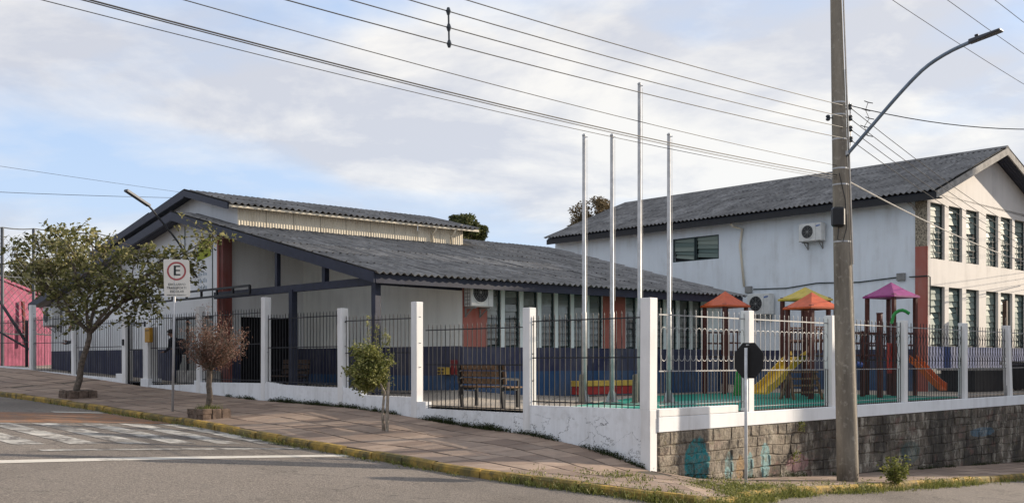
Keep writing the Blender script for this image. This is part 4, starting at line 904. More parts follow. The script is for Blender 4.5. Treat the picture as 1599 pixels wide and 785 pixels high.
def sag(a, b, s, n=14): return [a.lerp(b, i/n)-UP*(4*s*(i/n)*(1-i/n)) for i in range(n+1)]
def wire(label, a, b, s=.3, r=.008, n=14, mat='cable'):
    mb = MB(); mb.tube(sag(Vector(a), Vector(b), s, n), r, 5); o = mb.build('power_line', mat, None); tag(o, label, 'wire', 'overhead wires'); return o
def through(a, px, L_, s):
    # far end of a wire that leaves a and crosses the top of the picture at column px, level apart from its sag
    D = (a.z-EYE)*F/HY
    for _ in range(8):
        Q = at(px, 0, D); f = (Q-a).xy.length/L_; D = (a.z-EYE-4*s*f*(1-f)+.25*f)*F/HY
    Q = at(px, 0, D); d = Vector((Q.x-a.x, Q.y-a.y, 0)).normalized(); return a+d*L_+UP*.25
nm = ['topmost', 'second', 'third', 'lowest']
ends = []
for k, z in enumerate(IZ):
    a = pole_at(z)+RK; e = through(a, 728, 30, .4) if k == 0 else a+(ends[0][1]-ends[0][0]); ends.append((a, e)); wire(f'{nm[k]} of the four black wires running left from the insulator rack', a, e, .4, .008, 24)
wire('thin single wire running left between rack wires and cable bundle', pole_at(6.02), through(pole_at(6.02), 287, 30, .4), .4, .006, 24)
for k, (nm2, r, dz) in enumerate((('upper thick', .009, 0), ('middle', .007, -.05), ('lower thin', .005, -.09))):
    wire(f'{nm2} cable of the low bundle running left from the pole', pole_at(5.83+dz), through(pole_at(5.83+dz), (140, 128, 65)[k], 30, .45), .45, r, 24)
V2 = Vector((.60, .80, 0))
for k, z in enumerate(IZ): wire(f'{nm[k]} of the four rack wires sloping away over the tall block', pole_at(z)+RK, pole_at(z)+RK+V2*32-UP*.9, .45, .008)
for k, h in enumerate(HV): wire(f'{["lowest", "middle", "highest"][k]} of the three high wires crossing the top right sky', h, h+VV*36-UP*.7, .5, .008)
wire('black cable running level to the right picture edge', pole_at(7.28)+RK, at(1720, 196, 24), .25, .011)
wire('pale twisted service cable sloping down right across the tall block', pole_at(5.7)+Vector((.18, 0, 0)), PB(-.7, 9.5, 5.6), .25, .016, mat='cable_light')
# vertical spacer between the rack wires
sp = thing('wire_spacer', 'dark vertical spacer hanging between the overhead wires', 'spacer', (0, 0, 0)); mb = MB()
pts = []
for a, e in ends[1:]:
    P_ = sag(a, e, .4, 300); pts.append(min(P_, key=lambda p: abs((p.x/p.y)*F+800-698)))
sp.location = pts[2]; mb.tube([pts[0]+UP*.05, pts[1], pts[2]-UP*.05], .014, 6); mb.build('rod', 'insulator', sp)
for p in pts: mb = MB(); mb.tube([p-UP*.05, p, p+UP*.05], [.018, .035, .018], 8); mb.build('clamp', 'insulator', sp)
wire('thin faint wire at far left above the hall', at(-60, 245, 30).lerp(at(430, 320, 52), -.8), at(430, 320, 52), .1, .006); wire('thin wire at far left reaching the hall ridge', at(-60, 285, 33).lerp(at(360, 310, 47), -1.3), at(360, 310, 47), .25, .009)
# jumper loops beside the rack
mb = MB()
jp = [at(1356, 160, 22.1), at(1352, 172, 22.1), at(1358, 185, 22.1), at(1350, 198, 22.1), at(1356, 212, 22.1)]
mb.tube(jp, .007, 5)
for p in jp: mb.tube([p+Vector((-.08, 0, .03)), p, p+Vector((.1, 0, -.02))], .010, 5)
tag(mb.build('wire_jumper', 'cable', None), 'small wire jumpers linking the four wires right of the pole', 'wire')
# stop sign seen from behind
ss = at(1167, 752, 18.45); ss.z = ground_strip_z(ss.x, ss.y); st = thing('road_sign', 'black back of an octagonal road sign on a white steel post', 'road sign', ss)
SN = Vector((.76, .65, 0)).normalized(); SX = Vector((SN.y, -SN.x, 0))
cS = Vector((ss.x+.03, ss.y, EYE-(562.5-HY)*18.45/F)); R8 = .335
mb = MB(); mb.prism([cS+SX*R8*math.cos(math.pi/8+k*math.pi/4)+UP*R8*math.sin(math.pi/8+k*math.pi/4) for k in range(8)], SN*.004); mb.build('plate', 'sign_back', st)
mb = MB(); mb.tube([ss-UP*.1-SN*.03, Vector((ss.x, ss.y, cS.z+.22))-SN*.03], .028, 10); mb.build('post', 'sign_post', st, smooth=True)
mb = MB(); mb.tube([cS-SN*.06+UP*.27, cS+UP*.27], .012, 8); mb.build('bolt', 'galvanised', st)
# school transport sign
es = at(270, 643, 25.6); es.z = ground_strip_z(es.x, es.y); sg = thing('road_sign', 'white rectangular school transport sign with red circled letter E', 'road sign', es)
EN = Vector((.10, -1, 0)).normalized(); EX = Vector((-EN.y, EN.x, 0)); EU = UP+EX*-.0
tz = EYE-(405-HY)*25.6/F; bz_ = EYE-(463-HY)*25.6/F; W_ = .61; H_ = tz-bz_; ec = Vector((es.x+.10, es.y, (tz+bz_)/2))
lean = (UP+EX*-.025).normalized(); ex2 = EX+UP*-.02
mb = MB()
pl = []
for (sx_, sy_, a0) in ((1, 1, 0), (-1, 1, 90), (-1, -1, 180), (1, -1, 270)):
    for k in range(5):
        an = math.radians(a0+k*22.5); pl.append(ec+ex2*(sx_*(W_/2-.04)+.04*math.cos(an))+lean*(sy_*(H_/2-.04)+.04*math.sin(an)))
mb.prism(pl, EN*-.006); mb.build('plate', 'sign_white', sg)
mb = MB(); mb.tube([es-UP*.1, Vector((es.x+.05, es.y+.025, tz-.05))], .03, 10); mb.build('post', 'galvanised', sg, smooth=True)
cE = ec+lean*.17+EN*.003; mb = MB(); mb.ring(cE, EN, .185, .225, .004, 40); mb.build('red_circle', 'sign_red', sg)
def sgn_text(b, size, dz, dx=0): text(b, size, 'sign_black', axes(ec+lean*dz+ex2*dx+EN*.003, ex2, lean, EN), sg)
t_ = bpy.data.objects.new('x', None)
sgn_text('E', .34, .17, -.005)
e2 = text('E', .34, 'sign_black', axes(ec+lean*.17+ex2*.012+EN*.0035, ex2*1.06, lean*1.02, EN), sg)
for b, dz, s in (('EXCLUSIVO', -.155, .078), ('TRANSPORTE', -.24, .078), ('ESCOLAR', -.325, .078), ('EMBARQUE E DESEMBARQUE', -.41, .037)): sgn_text(b, s, dz)
# lamp arm behind the leaning tree, fixed to the hall gable
fl = thing('street_lamp', 'dark thin lamp arm rising over the hall gable roof', 'street lamp', PA(10.8, .5, 4.6))
fp = [PA(10.3, .55, 4.7), at(283, 385, 33.2), at(262, 357, 32.3), at(245, 336, 31.6), at(236, 325, 31.2), at(229, 318.5, 31.0)]
mb = MB(); mb.tube(smooth_path(fp, .15), .032, 8); mb.build('arm', 'lamp_grey', fl, smooth=True)
mb = MB(); mb.bar(at(233, 321, 31.1), at(197, 297, 30.4), .16, .06); mb.build('lamp_head', 'lamp_grey', fl)

# ============================================================ FLAGPOLES
for k, (px, D, top, lab) in enumerate(((912.5, 26.0, 212, 'leftmost of the three shorter silver flagpoles'), (956, 25.9, 212, 'short silver flagpole just left of the tallest flagpole'), (999, 25.8, 132, 'tallest silver flagpole behind the corner fence post'), (1045, 25.7, 211, 'short silver flagpole right of the tallest flagpole'))):
    b = Vector(((px-800)/F*D, D, 1.0)); zt = EYE-(top-HY)*D/F; fp_ = thing('flagpole', lab, 'flagpole', b, 'flagpoles by the playground')
    mb = MB(); mb.tube([b, b+UP*2.2, b+UP*2.25, Vector((b.x, b.y, zt))], [.062, .062, .05, .043], 14); mb.build('shaft', 'galvanised', fp_, smooth=True)
    mb = MB(); mb.box(b+UP*.004, .34, .34, .03, .3); mb.build('base_plate', 'concrete', fp_)
    for j in range(4):
        d = Vector((math.cos(j*math.pi/2+.3), math.sin(j*math.pi/2+.3), 0)); mb = MB(); mb.prism([b+d*.05+UP*.035, b+d*.17+UP*.035, b+d*.055+UP*.34], Vector((-d.y, d.x, 0))*.012); mb.build('gusset', 'galvanised', fp_)
    mb = MB(); mb.tube([Vector((b.x+.07, b.y-.03, zt-.1)), Vector((b.x+.075, b.y-.03, 3.5))], .005, 4); mb.build('halyard', 'cable_light', fp_)
    mb = MB(); mb.tube([Vector((b.x, b.y, zt)), Vector((b.x, b.y, zt+.02)), Vector((b.x, b.y, zt+.05))], [.05, .05, .02], 12); mb.bar(Vector((b.x, b.y, zt-.04)), Vector((b.x+.09, b.y-.03, zt-.04)), .02); mb.build('pulley_cap', 'galvanised', fp_)
for px, lab in ((908.5, 'short weathered concrete stub beside the leftmost flagpole'), (992, 'short weathered concrete stub beside the tallest flagpole')):
    b = Vector(((px-800)/F*25.6, 25.6, 1.0)); mb = MB(); P_ = b
    mb.hexa([b+Vector((-.07, -.06, 0)), b+Vector((.07, -.06, 0)), b+Vector((.07, .06, 0)), b+Vector((-.07, .06, 0)), b+Vector((-.055, -.05, .7)), b+Vector((.05, -.05, .72)), b+Vector((.05, .05, .7)), b+Vector((-.055, .05, .69))]); o = mb.build('concrete_stub', 'pole_concrete', None, bevel=.012, base=b); tag(o, lab, 'post')

# ============================================================ BENCHES
def bench(label, o, ex, ey, L, mats=('wood_slat', 'black_iron'), h=.95):
    """o centre on floor, ex along, ey towards the backrest"""
    b = thing('park_bench', label, 'bench', o); P = lambda x, y, z: o+ex*x+ey*y+UP*z
    for sx in (-1, 1):
        mb = MB(); x = sx*(L/2-.12); mb.bar(P(x, -.24, 0), P(x, -.24, .44), .06); mb.bar(P(x, .2, 0), P(x, .3, h), .06); mb.bar(P(x, -.27, .41), P(x, .26, .41), .05); mb.bar(P(x, -.25, .62), P(x, .26, .64), .05); mb.bar(P(x, -.24, .43), P(x, -.25, .63), .04); mb.build('side_frame', mats[1], b)
    for k in range(4):
        mb = MB(); mb.par(P(-L/2, -.27+k*.125, .44), ex*L, ey*.10, UP*.035); mb.build('seat_slat', mats[0], b, bevel=.006)
    for k in range(3):
        z = .52+k*.155; y = .22+.1*z; mb = MB(); mb.par(P(-L/2, y-.07, z), ex*L, ey*.03, UP*.125+ey*.012); mb.build('back_slat', mats[0], b, bevel=.006)
    return b
bo = at(764, 640, 23.3); bench('brown slatted bench with its back to the street railing', Vector((bo.x, bo.y, 1.0)), UU, -VV, 1.55)
bench('brown bench in the shaded porch behind the iron bars', PA(6.6, 1.6, 1.12), UA, VA, 1.5, ('wood_dark', 'black_iron'))
bench('dark bench under the gable wall left of the gate', PF(23.0, 2.6, 1.42), UU, VV, 1.5, ('wood_dark', 'black_iron')); bench('dark bench farther up under the gable wall', PF(25.2, 2.6, 1.52), UU, VV, 1.5, ('wood_dark', 'black_iron'))
lb_ = thing('low_bench', 'low yellow and red striped bench along the hall wall', 'bench', PA(.1, 9, 1.0))
s0_ = s_of(893, .1); s1_ = s_of(1003, .1)
mb = MB(); mb.par(PA(-.15, s0_, 1.30), VA*(s1_-s0_), UA*.3, UP*.16); mb.build('top_board', 'bench_yellow', lb_, bevel=.01)
mb = MB(); mb.par(PA(-.13, s0_+.03, 1.06), VA*(s1_-s0_-.06), UA*.26, UP*.235); mb.build('front_board', 'bench_red', lb_, bevel=.01)
for f in (.1, .5, .9): mb = MB(); mb.par(PA(-.08, s0_+(s1_-s0_)*f-.08, 1.0), VA*.16, UA*.16, UP*.06); mb.build('foot', 'concrete', lb_)
mb = MB()
mb.par(PF(17.3, .6, 1.32), UU*1.9, VV*.5, UP*.42); tag(mb.build('planter_box', 'concrete', None, bevel=.015, base=PF(18, .8, 1.32)), 'pale concrete box behind the bars right of the gate', 'planter')

# ============================================================ PLAYGROUND
def tower(label, px, D, wid, zeave, zapex, rmat, rot=.75, nplat=1.15):
    o = Vector(((px-800)/F*D, D, 1.0)); t = thing('play_tower', label, 'play tower', o, 'playground towers'); ex = Vector((math.cos(rot), math.sin(rot), 0)); ey = Vector((-ex.y, ex.x, 0)); h = wid/2*.93
    for sx in (-1, 1):
        for sy in (-1, 1):
            mb = MB(); p = o+ex*sx*h+ey*sy*h; mb.bar(p, Vector((p.x, p.y, zeave+.05)), .11, up=ex); mb.build('post', 'tower_post', t, bevel=.012)
    r = wid/2+.06; c = [o+ex*r*a+ey*r*b+UP*(zeave-1.0) for a, b in ((-1, -1), (1, -1), (1, 1), (-1, 1))]; ap = o+UP*(zapex-1.0)
    mb = MB(); mb.add(c+[p-UP*.05 for p in c]+[ap]+[p.lerp(ap, .5)+UP*-.02 for p in c], [(0, 1, 10, 9), (1, 2, 11, 10), (2, 3, 12, 11), (3, 0, 9, 12), (9, 10, 8), (10, 11, 8), (11, 12, 8), (12, 9, 8), (4, 5, 1, 0), (5, 6, 2, 1), (6, 7, 3, 2), (7, 4, 0, 3), (7, 6, 5, 4)]); mb.build('canopy', rmat, t)
    if nplat:
        for k in range(6):
            mb = MB(); mb.par(o-ex*h-ey*h+ey*(2*h*k/6)+UP*nplat, ex*2*h, ey*(2*h/6-.015), UP*.04); mb.build('deck_board', 'wood_dark', t)
        mb = MB()
        for sy in (-1, 1):
            for z in (.45, .8): mb.bar(o-ex*h+ey*sy*h+UP*(nplat+z), o+ex*h+ey*sy*h+UP*(nplat+z), .05)
            for k in range(1, 5): mb.bar(o-ex*h+ex*2*h*k/5+ey*sy*h+UP*(nplat+.1), o-ex*h+ex*2*h*k/5+ey*sy*h+UP*(nplat+.8), .03)
        mb.build('guard_rail', 'tower_post', t)
    return t, o, ex, ey, h
def slide(parent, p0, p1, wdt, mat, curve=.25):
    d = (p1-p0); hz = Vector((d.x, d.y, 0)).normalized(); sd = Vector((-hz.y, hz.x, 0)); n = 14; mb = MB(); pr = []
    for i in range(n+1):
        f = i/n; p = p0+Vector((d.x, d.y, 0))*f; z = p0.z+(p1.z-p0.z)*(f if True else 0); z = p0.z+d.z*(3*f*f-2*f**3)*.45+d.z*f*.55
        p.z = z; pr.append(p)
    for p in pr:
        for x, z in ((-wdt/2-.03, .17), (-wdt/2, .17), (-wdt/2+.02, 0), (wdt/2-.02, 0), (wdt/2, .17), (wdt/2+.03, .17), (wdt/2+.03, -.05), (-wdt/2-.03, -.05)): mb.v.append(tuple(p+sd*x+UP*z))
    for i in range(n):
        for j in range(8): a = i*8+j; b = i*8+(j+1) % 8; mb.f.append((a, b, b+8, a+8))
    mb.f += [tuple(range(8)), tuple(n*8+j for j in range(8))[::-1]]; return mb.build('slide', mat, parent, smooth=False)
tower('play tower with orange canopy behind the fence corner', 1133, 33.6, .98, 3.78, 4.25, 'roof_orange', .55)
tb = tower('play tower with yellow canopy behind the orange one', 1258, 31.3, 1.0, 3.86, 4.22, 'roof_yellow', .60)
tc_ = tower('play tower with orange canopy left of the utility pole', 1268, 29.2, .98, 3.50, 3.93, 'roof_orange', .50)
td = tower('play tower with purple canopy right of the utility pole', 1392, 31.8, 1.04, 3.97, 4.40, 'roof_purple', .55, 1.05)
slide(tb[0], at(1248, 557, 29.9), at(1187, 612, 29.0), .5, 'slide_yellow')
slide(td[0], at(1426, 563, 31.2), at(1474, 607, 30.6), .5, 'slide_orange')
mb = MB(); mb.tube(smooth_path([at(1393, 505, 31.0), at(1397, 490, 31.0), at(1410, 484, 31.0), at(1424, 492, 31.0)], .1), .05, 8); mb.build('arch_panel', 'plastic_green', td[0])
mb = MB(); mb.par(at(1386, 583, 31.0), Vector((.45, .3, 0)), Vector((-.02, .03, 0)), UP*.9); mb.build('red_panel', 'plastic_red', td[0], bevel=.02)
# climbing ladder of the orange tower
lad = thing('climbing_frame', 'small yellow brown wooden climbing ladder before the orange tower', 'climbing frame', at(1253, 622, 28.2)); q0 = at(1253, 622, 28.2); q0.z = 1.0; mb = MB()
lx = Vector((.9, .42, 0)).normalized(); ly = Vector((-lx.y, lx.x, 0))
for sx in (-.42, .42):
    mb = MB(); mb.bar(q0+lx*sx*1.15-ly*.25, q0+lx*sx+UP*.72, .06); mb.build('leg', 'wood_slat', lad); mb = MB(); mb.bar(q0+lx*sx*1.15+ly*.3, q0+lx*sx+UP*.72, .06); mb.build('leg', 'wood_slat', lad)
for z in (.2, .38, .56, .74): mb = MB(); mb.bar(q0-lx*.5+UP*z-ly*.2*(1-z), q0+lx*.5+UP*z-ly*.2*(1-z), .05); mb.build('rung', 'wood_slat', lad)
# wooden bridge between the towers by the pole: posts, planks and ropes
br = thing('play_bridge', 'dark wooden play bridge with rails beside the purple tower', 'play bridge', at(1345, 615, 31.0)); 
b0 = at(1318, 615, 30.2); b1 = at(1375, 615, 31.2); b0.z = b1.z = 1.0; bd = (b1-b0); bs = Vector((-bd.y, bd.x, 0)).normalized()*.6
for f in (0, .5, 1):
    for s_ in (0, 1): mb = MB(); p = b0+bd*f+bs*s_; mb.bar(p, p+UP*1.9, .10); mb.build('post', 'tower_post', br)
for k in range(9): mb = MB(); mb.par(b0+bd*(k/9)+UP*.78, bd*.095, bs, UP*.04); mb.build('plank', 'wood_dark', br)
for s_ in (0, 1):
    for z in (1.2, 1.55, 1.85): mb = MB(); mb.bar(b0+bs*s_+UP*z, b1+bs*s_+UP*z, .045); mb.build('rail', 'tower_post', br)
mb = MB(); mb.tube([b0+bd*.1+UP*.9-bs*.1, b0+bd*.25+UP*.95-bs*.15, b0+bd*.4+UP*.92-bs*.1], .09, 8); mb.build('hanging_seat', 'plastic_blue', br)
swp = MB(); p = at(1374, 615, 29.6); p.z = 1.0
swo = thing('play_post', 'single reddish brown play post before the purple tower', 'post', p); mb = MB(); mb.bar(p, p+UP*2.35, .13); mb.build('shaft', 'tower_post', swo, bevel=.01); mb = MB(); mb.box(p+UP*2.35, .15, .15, .03); mb.build('cap', 'tower_post', swo)
p = at(1158, 613, 31.5); p.z = 1.0
gs = thing('spring_rider', 'green plastic play panel behind the octagonal sign', 'play panel', p); mb = MB(); mb.prism([p+Vector((-.25, 0, .0)), p+Vector((.25, .1, 0)), p+Vector((.28, .1, .55)), p+Vector((.1, .06, .85)), p+Vector((-.2, .0, .7))], Vector((.02, -.06, 0))); mb.build('panel', 'plastic_green', gs, bevel=.02); mb = MB(); mb.bar(p+Vector((-.15, .1, 0)), p+Vector((-.15, .1, .5)), .06); mb.build('foot', 'tower_post', gs)

# ============================================================ TREES AND PLANTS
def leaf_cloud(mb, pts, size, asp=2.2, droop=.0, updir=None):
    for p in pts:
        s = size*random.uniform(.6, 1.25); d = Vector((random.gauss(0, 1), random.gauss(0, 1), random.gauss(-droop, .7))).normalized()
        x = d.cross(Vector((random.gauss(0, 1), random.gauss(0, 1), random.gauss(0, 1)))).normalized(); n = d.cross(x); w = s/asp
        k = len(mb.v); q = p-d*s*.5
        mb.v += [tuple(q), tuple(q+d*s*.5+x*w*.5+n*w*.18), tuple(q+d*s), tuple(q+d*s*.5-x*w*.5+n*w*.18)]
        mb.f += [(k, k+1, k+2), (k, k+2, k+3)]; r = random.random(); mb.r += [r, r]
def clump_pts(c, r, n):
    out = []
    for _ in range(n):
        while True:
            d = Vector((random.uniform(-1, 1), random.uniform(-1, 1), random.uniform(-1, 1)))
            if .05 < d.length < 1: break
        d = d*(.45+.55*random.random()) if random.random() < .5 else d.normalized()*random.uniform(.75, 1.05)
        out.append(c+Vector((d.x*r[0], d.y*r[1], d.z*r[2])))
    return out
def branch(mb, a, b, r0, r1, wob=.08, n=6):
    P = []; L_ = (b-a).length
    for i in range(n+1):
        f = i/n; o = Vector((random.gauss(0, 1), random.gauss(0, 1), random.gauss(0, .6)))*wob*L_*.3*math.sin(math.pi*f); P.append(a.lerp(b, f)+o)
    mb.tube(P, [r0+(r1-r0)*i/n for i in range(n+1)], 7); return P
def finish_tree(t, tr, lv, bark, leafmat):
    tr.build('trunk', bark, t, smooth=True); o = lv.build('crown', leafmat, t); return o
# --- leaning tree at the left, in a brick planter
tb0 = at(118, 612, 29.6); tb0.z = ground_strip_z(tb0.x, tb0.y)
tree = thing('street_tree', 'wide leaning olive-leaved street tree in the far left brick planter', 'tree', tb0)
D0 = 29.4; tr = MB(); lv = MB(); fork = at(141, 520, D0)
branch(tr, tb0+UP*.05, fork, .098, .07, .05, 8)
forks = []
for (px, py, dd, r) in ((75, 455, .3, .06), (118, 420, -.6, .07), (165, 400, .5, .06), (205, 440, -.5, .08), (232, 425, .2, .075), (100, 480, -.4, .05)):
    e = at(px, py, D0+dd); P_ = branch(tr, fork, e, .055, .022, .12); forks.append((e, P_))
far = [(20, 386, 0), (45, 400, .4), (60, 378, .3), (78, 408, .2), (90, 365, .5), (118, 362, .2), (105, 390, -.5), (140, 372, -.3), (130, 405, .8), (165, 385, .3), (150, 420, -.9), (185, 400, -.4), (178, 430, .9), (210, 405, .3), (205, 440, -.9), (235, 395, .3), (240, 425, -.7), (262, 400, .2), (255, 440, .7), (285, 395, -.2), (300, 412, .2), (318, 385, .1), (335, 370, .0), (282, 425, .4), (225, 455, .1), (200, 470, .4), (170, 462, -.3), (140, 450, .4), (115, 435, -.6), (90, 430, .5), (75, 450, -.2), (100, 465, .3), (118, 490, -.5), (205, 495, .1), (150, 485, .5), (60, 425, .1), (235, 475, -.3), (118, 505, .2), (128, 470, -.8), (160, 440, .0), (190, 448, -.2), (110, 410, .0)]
for (px, py, dd) in far:
    c = at(px, py, D0+dd*1.1); nf = min(forks, key=lambda f: (f[0]-c).length); branch(tr, nf[1][random.choice((3, 4, 5, 6))], c, .028, .009, .12, 4)
    big = 26 if (px < 60 or px > 290 or py > 480) else 38
    r = (.42, .5, .30)
    lv_n = int((165 if big == 38 else 95))
    leaf_cloud(lv, clump_pts(c, r, int(lv_n*.5)), .16, 1.9, .35)
    for _ in range(7):
        d = Vector((random.gauss(0, .45), random.gauss(0, .4), random.gauss(0, .32))); branch(tr, c, c+d, .009, .004, .1, 3); leaf_cloud(lv, [c+d*random.uniform(.5, 1.1)+Vector((random.gauss(0, .05),)*3) for _ in range(9)], .14, 2.0, .3)
finish_tree(tree, tr, lv, 'bark', 'leaf_olive')
def planter(label, c, w, h, rz, n=3):
    p = thing('tree_planter', label, 'planter', c); ex = Vector((math.cos(rz), math.sin(rz), 0)); ey = Vector((-ex.y, ex.x, 0))
    for row in range(2):
        zz = c.z+row*h/2-.06
        for sd in range(4):
            a, b = ((ex, ey), (ey, -ex), (-ex, -ey), (-ey, ex))[sd]
            for k in range(n):
                l = w/n; mb = MB(); o = c-a*w/2-b*w/2+a*(k*l+(l*.0))+b*0; o = Vector((o.x, o.y, zz+random.uniform(-.012, .012))); 
                mb.par(o+a*.008+b*random.uniform(-.015, .015), a*(l-.016), b*.11, UP*(h/2+.045 if row == 0 else h/2-.01)); mb.build('block', 'brick_planter', p, bevel=.012)
    mb = MB(); mb.par(c-ex*(w/2-.1)-ey*(w/2-.1)+UP*(h*.55), ex*(w-.2), ey*(w-.2), UP*.05); mb.build('earth', 'soil', p)
    return p
planter('brick tree planter at the foot of the wide leaning tree', Vector((tb0.x+.08, tb0.y, tb0.z)), .78, .27, .78)
# --- rust coloured small tree
rb0 = at(327, 645, 24.2); rb0.z = ground_strip_z(rb0.x, rb0.y)
rt = thing('street_tree', 'small rust brown round tree in the brick planter near the sign', 'tree', rb0); tr = MB(); lv = MB(); D0 = 24.2
f0 = at(328, 575, D0); branch(tr, rb0+UP*.1, f0, .075, .06, .03, 5)
for k in range(58):
    an = random.uniform(0, 2*math.pi); rr = random.uniform(.15, .88); e = at(336, 540, D0)+Vector((rr*math.cos(an), rr*.9*math.sin(an), random.uniform(-.42, .62)*(1.1-rr*.55)))
    P_ = branch(tr, f0-UP*random.uniform(0, .1), e, .018, .004, .07, 5)
    for p in P_[2:]:
        leaf_cloud(lv, [p+Vector((random.gauss(0, .075), random.gauss(0, .075), random.gauss(0, .075))) for _ in range(22)], .062, 2.4, -.1)
        for _ in range(3): branch(tr, p, p+Vector((random.gauss(0, .1), random.gauss(0, .1), random.gauss(.08, .1))), .005, .002, .05, 2)
for (px, py) in ((305, 490), (325, 478), (345, 490), (362, 495)):
    e = at(px, py, D0); P_ = branch(tr, at(330, 545, D0), e, .010, .003, .05, 6)
    for p in P_[2:]: leaf_cloud(lv, [p+Vector((random.gauss(0, .04), random.gauss(0, .04), random.gauss(0, .05))) for _ in range(12)], .05, 2.6)
finish_tree(rt, tr, lv, 'bark', 'leaf_rust')
planter('brick tree planter with grass under the rust brown tree', Vector((rb0.x, rb0.y, rb0.z)), .72, .27, .78)
mb = MB()
for _ in range(420):
    a = random.uniform(0, 6.28); r = random.uniform(0, .3); p = rb0+Vector((r*math.cos(a), r*math.sin(a), .16)); h = random.uniform(.08, .2); d = Vector((random.gauss(0, .5), random.gauss(0, .5), 1)).normalized()*h; x = Vector((random.gauss(0, 1), random.gauss(0, 1), 0)).normalized()*.007
    k = len(mb.v); mb.v += [tuple(p-x), tuple(p+x), tuple(p+d)]; mb.f.append((k, k+1, k+2)); mb.r.append(random.random())
tag(mb.build('planter_grass', 'weed', None), 'tuft of green grass in the planter under the rust tree', None, None, 'stuff')
# --- small green tree with stake
gb0 = at(600, 676, 22.0); gb0.z = ground_strip_z(gb0.x, gb0.y); D0 = 22.0
gt = thing('street_tree', 'small bushy green tree on bare thin stems beside a stake', 'tree', gb0); tr = MB(); lv = MB(); f0 = at(597, 615, D0)
tr.tube([gb0-UP*.05, at(598, 650, D0), at(599, 630, D0), at(601, 612, D0), at(594, 598, D0), at(588, 582, D0)], [.035, .03, .027, .025, .022, .018], 8)
for k in range(72):
    an = random.uniform(0, 6.28); rr = random.uniform(.1, .50); zz = random.uniform(-.48, .42); w = 1 if zz < .2 else .7
    e = at(577, 572, D0)+Vector((rr*w*math.cos(an)*1.02, rr*w*math.sin(an), zz)); e.x -= max(0, -zz-.2)*.15
    P_ = branch(tr, at(589, 585, D0), e, .009, .003, .08, 4); 
    for p in P_[1:]: leaf_cloud(lv, [p+Vector((random.gauss(0, .065), random.gauss(0, .065), random.gauss(0, .065))) for _ in range(34)], .07, 1.8, .3)
for (px, py, y1) in ((577, 535, 495), (588, 535, 508), (598, 538, 515), (607, 540, 525)):
    P_ = branch(tr, at(px, py, D0), at(px+random.uniform(-3, 3), y1, D0), .006, .003, .03, 6)
    for p in P_: leaf_cloud(lv, [p+Vector((random.gauss(0, .025), random.gauss(0, .025), random.gauss(0, .03))) for _ in range(7)], .055, 2)
finish_tree(gt, tr, lv, 'bark_pale', 'leaf_green')
sk = Vector((gb0.x+.07, gb0.y-.05, gb0.z)); mb = MB(); mb.tube([sk-UP*.1, sk+UP*.5+Vector((.01, 0, 0)), sk+UP*1.02+Vector((.03, 0, 0))], [.035, .033, .03], 7); tag(mb.build('tree_stake', 'bark_pale', None, base=sk), 'pale wooden stake beside the small green tree', 'stake')
# --- trees behind
def far_tree(label, px, py, D, rw, rh, zg, mat, n=26, ls=.28, trunk_top=.45):
    c = at(px, py, D); b = Vector((c.x, c.y, zg)); t = thing('background_tree', label, 'tree', b, 'trees behind the school'); tr = MB(); lv = MB()
    top = b.lerp(c, .8); branch(tr, b, top, .28, .14, .04, 6)
    for k in range(n):
        while True:
            d = Vector((random.uniform(-1, 1), random.uniform(-1, 1), random.uniform(-.9, 1)))
            if d.length < 1: break
        e = c+Vector((d.x*rw, d.y*rw, d.z*rh)); branch(tr, top.lerp(c, random.random()), e, .06, .012, .1, 4)
        leaf_cloud(lv, clump_pts(e, (rw*.30, rw*.30, rh*.24), 170), ls, 1.7, .1)
    finish_tree(t, tr, lv, 'bark', mat)
far_tree('round green treetop rising behind the raised hall roof', 727, 362, 62, 1.15, 1.0, -.1, 'leaf_far', 60, .16)
far_tree('brownish treetop behind the left end of the tall block', 935, 342, 66, 1.6, 1.45, -.1, 'leaf_brown', 60, .16)
far_tree('thin brownish treetop under the left eave of the tall block', 893, 378, 64, .8, .9, -.1, 'leaf_brown', 22, .16)
far_tree('dark tree behind the pink wall at far left', 62, 432, 66, 2.6, 1.3, 1.5, 'leaf_olive', 24, .26)
far_tree('dark treetop behind the leaning street tree', 112, 425, 60, 2.4, 1.8, 1.5, 'leaf_olive', 22, .26)
far_tree('dark treetop at the left picture edge', -20, 436, 75, 3.0, 1.2, 1.5, 'leaf_olive', 16, .28)
